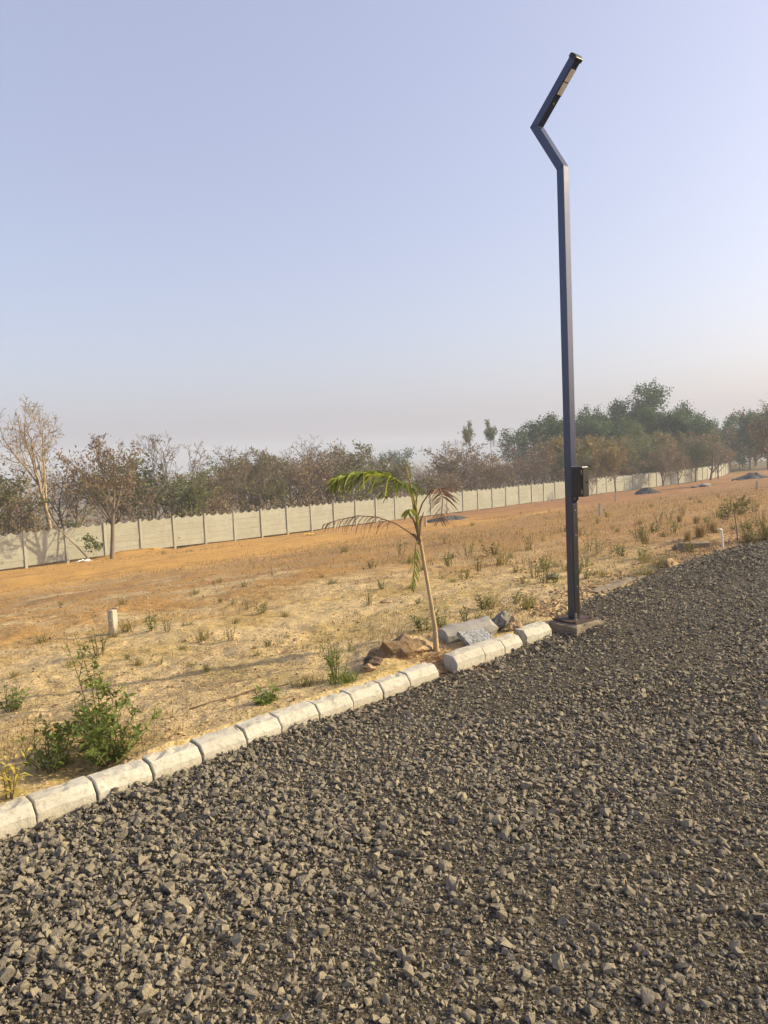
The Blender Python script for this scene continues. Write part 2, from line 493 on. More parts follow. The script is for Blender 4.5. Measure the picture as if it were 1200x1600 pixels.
M['yellow_leaf'] = m_foliage('yellow_leaves', [(0, (.26, .21, .05)), (.5, (.46, .37, .08)), (1, (.60, .49, .13))], .35, .5)
M['straw'] = m_foliage('straw', [(0, (.20, .135, .06)), (.5, (.36, .26, .12)), (1, (.52, .40, .21))], .25, .8, .1)
M['straw_green'] = m_foliage('half_dry_grass', [(0, (.14, .13, .045)), (.5, (.26, .22, .085)), (1, (.42, .33, .15))], .25, .8, .1)
M['frond'] = m_foliage('palm_frond', [(0, (.085, .12, .018)), (.45, (.20, .245, .035)), (1, (.46, .44, .075))], .4, .42, .4)
M['frond_dry'] = m_foliage('dry_palm_frond', [(0, (.15, .085, .055)), (.5, (.25, .15, .10)), (1, (.36, .24, .15))], .2, .75, .15)
M['palm_trunk'] = m_bark('palm_trunk', (.34, .24, .13), (.52, .40, .24), 14)
M['palm_stalk'] = m_bark('palm_stalk', (.22, .19, .05), (.40, .33, .11), 20)
M['stem'] = m_bark('weed_stem', (.12, .10, .045), (.20, .16, .075), 20)

# ================================================================== GROUND SHEET (to the horizon)
def build_ground():
    ang = np.concatenate([np.linspace(-180, -44, 46)[:-1], np.linspace(-44, 44, 371), np.linspace(44, 180, 46)[1:-1]])
    rad = np.concatenate([[0.4, .9, 1.4, 1.9, 2.4], np.arange(2.8, 16, .06), np.geomspace(16, 1200, 165)])
    A, Rr = np.meshgrid(np.radians(ang), rad)
    x = Rr * np.sin(A); y = Rr * np.cos(A)
    V = np.stack([x, y, ground(x, y)], -1).reshape(-1, 3)
    na, nr = len(ang), len(rad)
    i = np.arange(nr - 1)[:, None] * na; j = np.arange(na)[None, :]; j2 = (j + 1) % na
    Q = np.stack([i + j, i + j2, i + na + j2, i + na + j], -1).reshape(-1, 4)[:, ::-1]
    # close the middle
    V = np.vstack([V, [[0, 0, gz(0, 0)]]])
    me = np_mesh('ground', V, Q, M['soil'], smooth=True)
    tag(link(bpy.data.objects.new('ground', me)), kind='structure')
build_ground()

def road_z(u, n):
    return 0.045 * np.exp(-((u - 5.98) ** 2 + (n - 3.38) ** 2) / .045) + 0.014 * fbm(u * .8, n * .8, 41, 3) + .006 * fbm(u * 5, n * 5, 44, 2) - 0.034 * sstep(2.7, 3.5, n) * (1 - sstep(5.3, 6.0, u))

def build_road():
    uc = np.concatenate([np.arange(-14, -1, .5), np.arange(-1, 13, .045), np.arange(13, 45, .5)])
    nc = np.linspace(0, 1, 120)
    U, T = np.meshgrid(uc, nc)
    E = edge_n(U) + 0.10 * fbm(U * 1.7, U * 0 + 2, 51, 3) * sstep(5.8, 6.3, U) + .02
    N = -7 + (E + 7) * T ** .75
    z = road_z(U, N)
    z = z + .028 * sstep(5.9, 6.6, U) * sstep(-.7, -.25, N - E) - 0.07 * sstep(-.10, 0, N - E) * sstep(5.8, 6.2, U)
    x = U * EX - N * EY; y = U * EY + N * EX
    V = np.stack([x, y, z], -1).reshape(-1, 3)
    nu, nn_ = len(uc), len(nc)
    i = np.arange(nn_ - 1)[:, None] * nu; j = np.arange(nu - 1)[None, :]
    Q = np.stack([i + j, i + j + 1, i + nu + j + 1, i + nu + j], -1).reshape(-1, 4)
    o = link(bpy.data.objects.new('gravel_road', np_mesh('gravel_road', V, Q, M['bed'], smooth=True)))
    return tag(o, kind='structure')
road = build_road()

# ------------------------------------------------------------------ crushed stone on the road
def hull_proto(rng, npts, flat):
    bm = bmesh.new()
    for _ in range(npts):
        d = Vector((rng.gauss(0, 1), rng.gauss(0, 1), rng.gauss(0, 1))).normalized()
        m = max(abs(d.x), abs(d.y), abs(d.z))
        d = d * (0.55 + .45 / m * .62) * rng.uniform(.82, 1.05)
        bm.verts.new((d.x * .5, d.y * .5 * rng.uniform(.72, .9), d.z * .5 * flat))
    bmesh.ops.convex_hull(bm, input=bm.verts)
    for v in [v for v in bm.verts if not v.link_faces]: bm.verts.remove(v)
    bmesh.ops.triangulate(bm, faces=bm.faces)
    bmesh.ops.recalc_face_normals(bm, faces=bm.faces)
    bm.verts.index_update()
    V = np.array([v.co[:] for v in bm.verts]); T = np.array([[v.index for v in f.verts] for f in bm.faces])
    bm.free()
    return V, T

def rots(n, rs, tilt):
    """random spin about z then a tilt"""
    a = rs.uniform(0, 2 * np.pi, n); b = rs.normal(0, tilt, n); c = rs.normal(0, tilt, n)
    ca, sa, cb, sb, cc, sc = np.cos(a), np.sin(a), np.cos(b), np.sin(b), np.cos(c), np.sin(c)
    Z = np.zeros(n); O = np.ones(n)
    Rz = np.stack([ca, -sa, Z, sa, ca, Z, Z, Z, O], -1).reshape(-1, 3, 3)
    Rx = np.stack([O, Z, Z, Z, cb, -sb, Z, sb, cb], -1).reshape(-1, 3, 3)
    Ry = np.stack([cc, Z, sc, Z, O, Z, -sc, Z, cc], -1).reshape(-1, 3, 3)
    return Rx @ Ry @ Rz

def merge(protos, pid, rot, size, pos, rnd):
    Vs, Ts, Rs = [], [], []; base = 0
    for k, (V, T) in enumerate(protos):
        m = np.where(pid == k)[0]
        if not len(m): continue
        W = np.einsum('nij,vj->nvi', rot[m], V) * size[m][:, None, None] + pos[m][:, None, :]
        Vs.append(W.reshape(-1, 3))
        Ts.append((T[None] + (np.arange(len(m)) * len(V))[:, None, None]).reshape(-1, 3) + base)
        Rs.append(np.repeat(rnd[m], len(V)))
        base += len(m) * len(V)
    return np.vstack(Vs), np.vstack(Ts), np.concatenate(Rs)

def in_view(x, y, z, mx=.12, my=.05):
    P = np.stack([x, y, z - EYE.z], -1)
    w = P @ np.array(cF); a = P @ np.array(cR) / w * FPX / 600.; b = P @ np.array(cU) / w * FPX / 800.
    return (w > .3) & (np.abs(a) < 1 + mx) & (b > -1 - my * 2) , w

def build_gravel():
    rng = random.Random(5); rs = np.random.RandomState(8)
    protos = [hull_proto(rng, rng.choice([9, 10, 12, 14]), rng.choice([.4, .5, .6, .7])) for _ in range(26)]
    small = [hull_proto(rng, 6, rng.choice([.5, .7])) for _ in range(8)]
    NP = len(protos)
    protos = protos + [hull_proto(rng, 7, rng.choice([.4, .5, .65])) for _ in range(12)]
    def scatter(dens, smin, smax, seed, dmax, dmin=0, fines=False):
        rr = np.random.RandomState(seed)
        u0, u1, n0, n1 = -1.2, 13.5, -5.5, 4.5
        N = int(dens * (u1 - u0) * (n1 - n0))
        u = rr.uniform(u0, u1, N); n = rr.uniform(n0, n1, N)
        x = u * EX - n * EY; y = u * EY + n * EX
        e = edge_n(u) + 0.16 * vn(u * 2.1, n * .5, 61) * sstep(5.8, 6.4, u)
        far = np.where(u > 5.8, rr.exponential(.05, N), 0)
        ok = n < np.minimum(e - .07 + far, np.where((u < 5.75), KN0 - .0, 9))
        v, w = in_view(x, y, 0 * x, .24, .10)
        ok &= v & (w < dmax) & (w >= dmin)
        coarse = fbm(u * 1.1, n * 1.6, 71, 4) + 1.4 * fbm(u * .25, n * 1.0, 75, 2) + .45 * sstep(2.2, 3.4, n)
        pr = np.clip(.98 + .4 * coarse, .86, 1) if not fines else np.clip(.95 - .4 * coarse, .45, 1)
        ok &= rr.uniform(0, 1, N) < pr
        u, n, x, y, coarse = u[ok], n[ok], x[ok], y[ok], coarse[ok]
        N = len(u)
        g = np.exp(rr.normal(-.05, .42, N)) * (smin + smax) / 2 * np.clip(.97 + .3 * coarse, .88, 1.2)
        s = np.clip(g, smin * .8, smax * 2.0)
        zr = road_z(u, n) + .028 * sstep(5.9, 6.6, u) * sstep(-.7, -.25, n - edge_n(u))
        zr = np.where((n > edge_n(u) - .1) & (u > 5.8), np.maximum(zr - .03, ground(x, y)), zr)
        up = np.clip(coarse, 0, 1) * .02 * rr.uniform(0, 1, N) + 0.022 * sstep(3.2, 3.55, n) * rr.uniform(0, 1, N) * np.clip(.5 + 2 * vn(u * 2.5, n * 0, 99), 0, 1.3)
        z = zr + s * rr.uniform(-.12, .24, N) + up
        return u, n, x, y, z, s
    out = []
    L = scatter(2600, .020, .039, 1, 14)
    N = len(L[0])
    pid = rs.randint(0, NP, N); rot = rots(N, rs, .33)
    pid = np.where(np.hypot(L[2], L[3]) > 4.6, NP + rs.randint(0, 12, N), pid)
    # a few conspicuous big stones where the photograph has them
    big = [((697, 1355), .075), ((588, 1338), .065), ((232, 1550), .085), ((160, 1560), .07), ((60, 1322), .07), ((838, 1330), .05), ((770, 1400), .06),
           ((870, 1505), .07), ((780, 1570), .07), ((480, 1420), .05), ((455, 1460), .06), ((330, 1280), .055), ((1022, 1148), .05), ((755, 1230), .05),
           ((215, 1120 + 330), .06), ((1130, 1420), .055), ((930, 1450), .05), ((1010, 1560), .07), ((640, 1520), .06), ((395, 1555), .075), ((90, 1480), .06)]
    bx = []
    for (px, py), s in big:
        d = ray(px, py); t = (-EYE.z + .01) / d.z; p = EYE + d * t
        bx.append((p.x, p.y, .012, s))
    bx = np.array(bx)
    x = np.concatenate([L[2], bx[:, 0]]); y = np.concatenate([L[3], bx[:, 1]]); z = np.concatenate([L[4], bx[:, 2]]); s = np.concatenate([L[5], bx[:, 3]])
    nb = len(bx)
    pid = np.concatenate([pid, rs.randint(0, NP, nb)]); rot = np.concatenate([rot, rots(nb, rs, .5)])
    rnd = np.clip(rs.beta(2.0, 2.2, N + nb), 0, 1)
    pos = np.stack([x, y, z], -1)
    vis, w = in_view(x, y, z, -.02, -.03)
    app = np.where(vis & (w < 9), s / w, 0)
    app[N:] *= np.where(app[N:] > 0, 10, 1)
    order = np.argsort(-app)[:300]
    keep = np.ones(N + nb, bool); keep[order] = False
    # the 300 that show largest: stones of their own, children of the road
    meshes = []
    for k, (V, T) in enumerate(protos):
        for q in range(4):
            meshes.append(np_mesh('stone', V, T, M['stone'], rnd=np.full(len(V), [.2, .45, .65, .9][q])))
    for i in order:
        o = bpy.data.objects.new('stone', meshes[pid[i] * 4 + int(min(3, rnd[i] * 4))])
        mw = Matrix(rot[i].tolist()).to_4x4()
        o.matrix_world = Matrix.Translation(Vector(pos[i])) @ mw @ Matrix.Scale(float(s[i]), 4)
        link(o, road)
    A = merge(protos, pid[keep], rot[keep], s[keep], pos[keep], rnd[keep])
    S1 = scatter(7200, .008, .017, 2, 4.6, fines=True); S2 = scatter(2000, .010, .019, 3, 8.0, 4.6, fines=True)
    S = [np.concatenate([a, b]) for a, b in zip(S1, S2)]
    n2 = len(S[0])
    B = merge(small, rs.randint(0, 8, n2), rots(n2, rs, .6), S[5], np.stack([S[2], S[3], S[4] + .001], -1), rs.beta(2, 2.2, n2))
    V = np.vstack([A[0], B[0]]); T = np.vstack([A[1], B[1] + len(A[0])]); r = np.concatenate([A[2], B[2]])
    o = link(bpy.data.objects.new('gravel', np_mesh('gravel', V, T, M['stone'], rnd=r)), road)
    tag(o, kind='stuff')
    print('gravel tris', len(T), 'stones', N, n2)
    return protos
PROTOS = build_gravel()

# ================================================================== KERB
def kerb_u(px, py=None):
    """u of the kerb's front-top arris seen in photograph column px"""
    lo, hi = -1.0, 9.0
    for _ in range(40):
        m = (lo + hi) / 2
        x, y = un_to(m, KN0 + .02)
        v = Vector((x, y, .05)) - EYE
        q = 600 + FPX * v.dot(cR) / v.dot(cF)
        if q < px: lo = m
        else: hi = m
    return (lo + hi) / 2

def kerb_mesh(L, seed):
    rng = random.Random(seed)
    prof = [(0.0, -.16), (0.0, -.05), (.001, .024), (.004, .029), (.036, .069), (.041, .072), (.085, .077), (.126, .078), (.131, .072), (.132, -.02), (.132, -.16)]
    ts = [0, .012, .03, .25, .45, .6, .75, .93, .982, 1 - .0]
    dz = rng.uniform(-.004, .004)
    g = Geo(); rows = []
    off = rng.random() * 50
    for i, t in enumerate(ts):
        xx = L * (t - .5)
        shr = .004 if t in (0, ts[-1]) else (.0012 if i in (1, len(ts) - 2) else 0)
        row = []
        for (a, b) in prof:
            nz = mnoise.noise((xx * 6 + off, a * 14, b * 14)) * .005 + mnoise.noise((xx * 22 + off, a * 40, b * 40)) * .0022
            if b > .01:
                if rng.random() < .07: nz -= rng.uniform(.004, .012)
                a2, b2 = a + (shr if a < .07 else -shr) + nz * .5, b - shr + nz + dz
            else: a2, b2 = a + nz * .4, b
            row.append((xx, a2, b2))
        rows.append(row)
    m = len(prof)
    g.add([q for r_ in rows for q in r_], [(i * m + j, (i + 1) * m + j, (i + 1) * m + j + 1, i * m + j + 1) for i in range(len(ts) - 1) for j in range(m - 1)]
          + [tuple(range(m)), tuple((len(ts) - 1) * m + j for j in range(m))[::-1]])
    me = g.mesh('kerb_stone', M['kerb'])
    return me

def build_kerbs():
    jx = [-60, 53, 149, 235, 313, 382, 436, 496, 549, 595, 638, 683]
    spans = [(kerb_u(a), kerb_u(b)) for a, b in zip(jx[:-1], jx[1:])]
    jx2 = [707, 751, 783, 812]
    spans2 = [(kerb_u(a), kerb_u(b)) for a, b in zip(jx2[:-1], jx2[1:])]
    spans3 = [(kerb_u(822), kerb_u(859))]
    ordw = ['first', 'second', 'third', 'fourth', 'fifth', 'sixth', 'seventh', 'eighth', 'ninth', 'tenth', 'eleventh']
    rng = random.Random(4)
    k = -1
    allspans = [(s, 0) for s in spans] + [(s, 1) for s in spans2] + [(s, 2) for s in spans3]
    for i, ((a, b), part) in enumerate(allspans):
        L = b - a - rng.uniform(.004, .014)
        o = bpy.data.objects.new('kerb_stone', kerb_mesh(L, i + 30))
        x, y = un_to((a + b) / 2, KN0 + rng.uniform(-.006, .006) - (.02 if part == 1 else 0))
        o.location = (x, y, rng.uniform(-.006, .006) + (.018 if part else 0))
        o.rotation_euler = (rng.uniform(-.03, .03), rng.uniform(-.016, .016), math.atan2(EY, EX) + rng.uniform(-.02, .02) - (.04 if part == 2 else 0))
        link(o)
        if part == 0:
            k += 1
            if i == len(spans) - 1: lab = 'last whitewashed kerb stone before the gap at the palm foot'
            else: lab = ordw[i] + ' whitewashed concrete kerb stone counted from the left edge'
        elif part == 1:
            lab = ['whitewashed kerb stone with its dark end face showing, right of the palm', 'middle whitewashed kerb stone of three in front of the granite slab',
                   'third whitewashed kerb stone right of the palm, below the grey boulder'][i - len(spans)]
        else:
            lab = 'short lone kerb stone butted against the lamp footing'
        tag(o, lab, 'kerb stone', 'kerb stones along the gravel road')
    # mortar bed under and between the stones
    g = Geo()
    for a, b in ((spans[0][0], spans[-1][1] - .02), (spans2[0][0] + .02, spans2[-1][1] - .02)):
        p = [(KN0 + .018, -.15), (KN0 + .018, .018), (KN0 + .05, .055), (KN0 + .11, .06), (KN0 + .11, -.15)]
        vs = [(*un_to(t, q[0]), q[1]) for t in (a, b) for q in p]
        g.add(vs, [(i, i + 1, i + 6, i + 5) for i in range(4)] + [(0, 4, 3, 2, 1), (5, 6, 7, 8, 9)])
    tag(g.build('kerb_bedding', M['joint']), kind='structure')
build_kerbs()

# ================================================================== STREET LAMP
def build_lamp():
    # the footing
    base = at(897, 968)
    d = ray(897, 966); t = (.085 - EYE.z) / d.z; P0 = EYE + d * t
    yaw = math.atan2(EY, EX) - R(8)          # local x = along road, local -y = towards the road
    f = thing('concrete_footing', (P0.x, P0.y, 0), 'rough grey concrete footing block under the black lamp post', 'footing', rz=yaw)
    g = Geo(); rng = random.Random(2)
    nx, ny = 8, 8
    top = {}
    w = .19
    vs = []; fs = []
    for i in range(nx + 1):
        for j in range(ny + 1):
            x = (i / nx - .5) * 2 * w; y = (j / ny - .5) * 2 * w * .95
            ed = max(abs(x) / w, abs(y) / (w * .95))
            z = .066 + rng.uniform(-.003, .004) - (.02 * rng.random() if ed > .98 else 0)
            vs.append((x + rng.uniform(-.006, .006), y + rng.uniform(-.006, .006), z))
    for i in range(nx):
        for j in range(ny): fs.append((i * (ny + 1) + j, (i + 1) * (ny + 1) + j, (i + 1) * (ny + 1) + j + 1, i * (ny + 1) + j + 1))
    ring = [i * (ny + 1) for i in range(nx + 1)] + [nx * (ny + 1) + j for j in range(1, ny + 1)] + [i * (ny + 1) + ny for i in range(nx - 1, -1, -1)] + [j for j in range(ny - 1, 0, -1)]
    b = len(vs)
    for r_ in ring: vs.append((vs[r_][0] * 1.03, vs[r_][1] * 1.03, -.2))
    for i in range(len(ring)):
        j = (i + 1) % len(ring); fs.append((ring[i], b + i, b + j, ring[j]))
    g.add(vs, fs); g.build('footing_block', M['footing'], f)

    L = thing('street_lamp', (P0.x, P0.y, 0.074), 'tall black square-tube street lamp with zigzag top beside the gravel road', 'street lamp', rz=yaw)
    W = .0365
    g = Geo(); g.box(-.135, .135, -.135, .135, 0, .012)
    bp = g.build('base_plate', M['rusty'], L)
    bp.rotation_euler = (R(1.5), R(-1), 0)
    for sx in (-1, 1):
        for sy in (-1, 1):
            g = Geo(); x, y = sx * .105, sy * .105
            g.tube([(x, y, -.03), (x, y, .085)], [.009, .009], 8, cap=True)
            bo = g.build('anchor_bolt', M['steel'], L)
            g = Geo(); g.tube([(x, y, .014), (x, y, .032)], [.018, .018], 6, cap=True)
            g.build('nut', M['steel'], bo)
    # weld gussets
    # outline of the post in its own plane: t = distance towards the road (local -y), z up
    rd = Vector((math.sin(yaw), -math.cos(yaw), 0))
    nrm = Vector((math.cos(yaw), math.sin(yaw), 0))
    def tz(px, py):
        d = ray(px, py); k = (Vector((P0.x, P0.y, 0)) - EYE).dot(nrm) / d.dot(nrm)
        q = EYE + d * k - Vector((P0.x, P0.y, .074))
        return (q.dot(rd), q.z)
    b1 = tz(877.5, 264); ap = tz(838.5, 199); tp = tz(900, 90)
    path = [(0, .011), (0, b1[1]), ap, tp]
    print('lamp path', path)
    def offs(path, w):
        lft, rgt = [], []
        for i, p in enumerate(path):
            p = Vector(p)
            if i == 0: d1 = d2 = (Vector(path[1]) - p).normalized()
            elif i == len(path) - 1: d1 = d2 = (p - Vector(path[i - 1])).normalized()
            else: d1 = (p - Vector(path[i - 1])).normalized(); d2 = (Vector(path[i + 1]) - p).normalized()
            n1 = Vector((-d1.y, d1.x)); n2 = Vector((-d2.y, d2.x)); m = (n1 + n2).normalized()
            k = w / max(.35, m.dot(n1))
            lft.append(p + m * k); rgt.append(p - m * k)
        return lft, rgt
    lf, rg = offs(path, W)
    def prism(poly, w):
        g = Geo(); n = len(poly)
        vs = [(-w, -q[0], q[1]) for q in poly] + [(w, -q[0], q[1]) for q in poly]
        g.add(vs, [tuple(range(n)), tuple(range(n, 2 * n))[::-1]] + [((i + 1) % n, i, n + i, n + (i + 1) % n) for i in range(n)])
        return g
    def solid(poly, w, name, mat, par):
        o = prism(poly, w).build(name, mat, par)
        bm = bmesh.new(); bm.from_mesh(o.data); bmesh.ops.recalc_face_normals(bm, faces=bm.faces)
        bmesh.ops.bevel(bm, geom=bm.edges[:], offset=.004, segments=2, profile=.6, affect='EDGES')
        bm.to_mesh(o.data); bm.free()
        o.data.polygons.foreach_set('use_smooth', [False] * len(o.data.polygons))
        return o
    solid([lf[0], lf[1], rg[1], rg[0]], W, 'pole', M['paint'], L)
    solid([lf[1] , lf[2], rg[2], rg[1]], W - .0006, 'lower_arm', M['paint'], L)
    hd = solid([lf[2], lf[3], rg[3], rg[2]], W, 'lamp_head', M['paint'], L)
    a3, t3 = Vector(path[2]), Vector(path[3]); dh = (t3 - a3).normalized(); nh = Vector((-dh.y, dh.x)); LH = (t3 - a3).length
    # end cap, a little proud and curved
    g = Geo(); pr = []
    for q in range(7):
        s_ = -1 + 2 * q / 6
        pr.append(t3 + nh * (-s_ * (W + .006)) + dh * (.012 + .012 * (1 - s_ * s_)))
    poly = [t3 + nh * (W + .006) - dh * .02] + pr + [t3 - nh * (W + .006) - dh * .02]
    solid([(q.x, q.y) for q in poly], W + .006, 'end_cap', M['paint2'], hd)
    # LED window on the face turned to the road (right of travel = -nh)
    def on_face(s0, s1, h, w0, w1, name, mat, par):
        g = Geo(); vs = []
        for w_ in (w0, w1):
            for s_, hh in ((s0, 0), (s1, 0), (s1, h), (s0, h)):
                q = a3 + dh * s_ - nh * (W + .0005 + hh); vs.append((w_, -q.x, q.y))
        g.add(vs, [(0, 1, 2, 3), (7, 6, 5, 4), (0, 4, 5, 1), (1, 5, 6, 2), (2, 6, 7, 3), (3, 7, 4, 0)])
        o = g.build(name, mat, par)
        bm = bmesh.new(); bm.from_mesh(o.data); bmesh.ops.recalc_face_normals(bm, faces=bm.faces); bm.to_mesh(o.data); bm.free()
        return o
    fr = on_face(LH * .50, LH * .885, .004, -.033, .033, 'led_bezel', M['paint2'], hd)
    on_face(LH * .515, LH * .685, .008, -.027, .029, 'led_panel', M['led'], hd)
    on_face(LH * .70, LH * .87, .008, -.027, .029, 'led_panel', M['led'], hd)
    g = Geo(); q = a3 + dh * (LH * .38) - nh * W
    g.tube([(0, -q.x, q.y), (0, -(q - nh * .01).x, (q - nh * .01).y)], [.011, .009], 10, cap=True)
    g.build('sensor', M['steel'], hd)
    # control box on the road side of the post
    zb0 = tz(912, 776)[1]; zb1 = tz(912, 729)[1]
    g = Geo(); g.box(-.040, .044, -W - .118, -W - .0015, zb0, zb1)
    bx = g.build('control_box', M['paint2'], L)
    md = bx.modifiers.new('bevel', 'BEVEL'); md.width = .005; md.segments = 2
    g = Geo(); g.box(-.036, .040, -W - .126, -W - .1185, zb0 + .006, zb1 - .006)
    dr = g.build('box_door', M['paint2'], bx)
    md = dr.modifiers.new('bevel', 'BEVEL'); md.width = .002; md.segments = 1
    zm = (zb0 + zb1) / 2
    g = Geo(); g.tube([(.028, -W - .125, zm), (.028, -W - .138, zm)], [.009, .008], 8, cap=True); g.build('lock', M['steel'], dr)
    for zz in (zb0 + .045, zb1 - .045):
        g = Geo(); g.tube([(-.0415, -W - .115, zz - .018), (-.0415, -W - .115, zz + .018)], [.005, .005], 6, cap=True); g.build('hinge', M['steel'], bx)
    g = Geo(); g.tube([(0, -W - .03, zb0 + .002), (0, -W - .03, zb0 - .02), (.0, -W - .008, zb0 - .045), (0, -W + .004, zb0 - .05)], [.012, .012, .011, .011], 8)
    g.build('cable_gland', M['rusty'], bx)
    # service cover strip on the lower post
    g = Geo(); g.box(-.031, .031, -W - .005, -W - .0005, .05, zb0 - .07); g.build('service_cover', M['paint2'], L)
    for zz in (.3, .75, zb0 - .12):
        g = Geo(); g.tube([(0, -W - .004, zz), (0, -W - .009, zz)], [.007, .006], 8, cap=True); g.build('screw', M['steel'], L)
    return P0
LAMP = build_lamp()

# ================================================================== PRECAST WALL
def build_wall():
    p0 = Vector((-16.84, 35.68)); dr = Vector((.6872, .7265)); Lp = 1.972
    pts = [p0 - dr * Lp * 3, p0 - dr * Lp * 2, p0 - dr * Lp]
    q = p0.copy(); ang = math.atan2(dr.y, dr.x)
    pts.append(q.copy())
    for i in range(1, 66):
        if i > 40: ang += R(1.4) if i < 54 else 0
        q = q + Vector((math.cos(ang), math.sin(ang))) * Lp
        pts.append(q.copy())
    H = 1.55
    W = thing('precast_wall', (pts[0].x, pts[0].y, gz(*pts[0])), 'long pale precast concrete wall with scalloped top edge across the field', 'wall')
    inv = -W.location
    rng = random.Random(3)
    g = Geo(); g.box(-.065, .065, -.075, .075, -.3, H + .16)
    pm = g.mesh('post', M['post'])
    bm = bmesh.new(); bm.from_mesh(pm); bmesh.ops.bevel(bm, geom=bm.edges[:], offset=.012, segments=1, affect='EDGES'); bm.to_mesh(pm); bm.free()
    sh = .30
    def slab(z0, z1, wavy=False):
        g = Geo(); hl = Lp / 2 - .05; n = 37 if wavy else 1
        t = .024
        if not wavy:
            c = .008
            vs = []
            for x in (-hl, hl):
                vs += [(x, -t + c, z0), (x, t - c, z0), (x, t, z0 + c), (x, t, z1 - c), (x, t - c, z1), (x, -t + c, z1), (x, -t, z1 - c), (x, -t, z0 + c)]
            g.add(vs, [tuple(range(8))[::-1], tuple(range(8, 16))] + [(i, (i + 1) % 8, 8 + (i + 1) % 8, 8 + i) for i in range(8)])
        else:
            vs = []; fs = []
            for i in range(n):
                x = -hl + 2 * hl * i / (n - 1)
                ph = abs(math.sin(math.pi * (x / (2 * hl) * 3.5 + .25)))
                zt = z1 + .175 - .14 * ph ** .9
                vs += [(x, -t, z0), (x, t, z0), (x, t, zt - .012), (x, 0, zt), (x, -t, zt - .012)]
            for i in range(n - 1):
                for j in range(5): fs.append((i * 5 + j, i * 5 + (j + 1) % 5, i * 5 + 5 + (j + 1) % 5, i * 5 + 5 + j))
            fs += [tuple(range(5))[::-1], tuple((n - 1) * 5 + j for j in range(5))]
            g.add(vs, fs)
        me = g.mesh('slab', M['slab'])
        bm = bmesh.new(); bm.from_mesh(me); bmesh.ops.recalc_face_normals(bm, faces=bm.faces); bm.to_mesh(me); bm.free()
        return me
    sm = slab(0, sh - .006); wm = slab(0, sh - .02, True)
    zs = [gz(p.x, p.y) for p in pts]
    zsm = [sum(zs[max(0, i - 2):i + 3]) / len(zs[max(0, i - 2):i + 3]) for i in range(len(zs))]
    for i, p in enumerate(pts):
        o = bpy.data.objects.new('post', pm); link(o, W)
        a = math.atan2(*(reversed((pts[min(i + 1, len(pts) - 1)] - pts[max(i - 1, 0)])[:])))
        o.location = Vector((p.x, p.y, zsm[i])) + inv; o.rotation_euler = (rng.uniform(-.012, .012), rng.uniform(-.012, .012), a)
    for i in range(len(pts) - 1):
        a, b = pts[i], pts[i + 1]; d = b - a; c = (a + b) / 2
        zc = (zsm[i] + zsm[i + 1]) / 2 + .05 + rng.uniform(-.015, .015)
        tilt = -math.atan2(zsm[i + 1] - zsm[i], Lp)
        lean = rng.uniform(-.012, .012)
        rows = range(5)
        for k in rows:
            o = bpy.data.objects.new('scalloped_slab' if k == 4 else 'slab', wm if k == 4 else sm); link(o, W)
            o.location = Vector((c.x, c.y, zc + k * sh)) + inv
            o.rotation_euler = (lean + rng.uniform(-.006, .006), tilt + rng.uniform(-.003, .003), math.atan2(d.y, d.x))
            o.location += Vector((-d.y, d.x, 0)).normalized() * rng.uniform(-.008, .008)
    return pts
WALL = build_wall()

# ================================================================== TREES
UP = Vector((0, 0, 1))
def rvec(rng): return Vector((rng.gauss(0, 1), rng.gauss(0, 1), rng.gauss(0, 1)))

def grow(g, lf, rng, p, d, L, r, lev, P):
    last = len(P['kids'])
    ns = P['nseg'][min(lev, len(P['nseg']) - 1)]
    wob = P['wob'] if lev else P.get('wob0', P['wob'] * .4); trop = P['trop'][min(lev, len(P['trop']) - 1)]
    pts = [p.copy()]; rad = [r]; dirs = [d.copy()]
    for i in range(ns):
        d = (d + rvec(rng) * wob + UP * trop).normalized()
        p = p + d * (L / ns)
        pts.append(p.copy()); dirs.append(d.copy()); rad.append(max(P.get('rmin', .004), r * (1 - P.get('tap', .6) * (i + 1) / ns)))
    g.tube(pts, rad, 7 if lev == 0 else (5 if lev == 1 else 3))
    if lev < last:
        k = P['kids'][lev]; n = k if isinstance(k, int) else rng.randint(*k)
        for i in range(n):
            t = P['t0'][min(lev, len(P['t0']) - 1)] + (1 - P['t0'][min(lev, len(P['t0']) - 1)]) * (i + rng.random() * .9) / n
            f = t * ns; j = min(ns - 1, int(f)); q = pts[j].lerp(pts[j + 1], f - j); dd = dirs[j + 1]
            ang = R(rng.uniform(*P['ang'][min(lev, len(P['ang']) - 1)]))
            ax = dd.orthogonal().normalized(); ax.rotate(Matrix.Rotation(i * 2.4 + rng.uniform(-.6, .6), 3, dd))
            nd = (dd * math.cos(ang) + ax * math.sin(ang)).normalized()
            ll = L * P['lr'][min(lev, len(P['lr']) - 1)] * rng.uniform(.7, 1.15) * (1.1 - .45 * t)
            grow(g, lf, rng, q, nd, ll, rad[j] * P.get('rr', .6), lev + 1, P)
    if P.get('leaf') and lev >= last - P.get('leaflev', 0):
        cnt, size, spread = P['leaf']
        tone = rng.random()
        for _ in range(cnt if lev == last else cnt // 2):
            t = rng.uniform(.25, 1.05) * ns; j = min(ns - 1, int(t)); q = pts[j].lerp(pts[j + 1], t - j)
            q = q + rvec(rng) * spread
            dd = (rvec(rng) + UP * P.get('lup', -.2)).normalized(); sd = dd.orthogonal().normalized(); sd.rotate(Matrix.Rotation(rng.uniform(0, 6.28), 3, dd))
            s = size * rng.uniform(.6, 1.3)
            lf.card(q, dd, sd, s, s * P.get('law', .55), min(1, max(0, .6 * tone + .4 * rng.random())))

TH = {}
def TH_last(): return list(TH.values())[-1]
def tall(parts): return TH[parts[0][1].name]

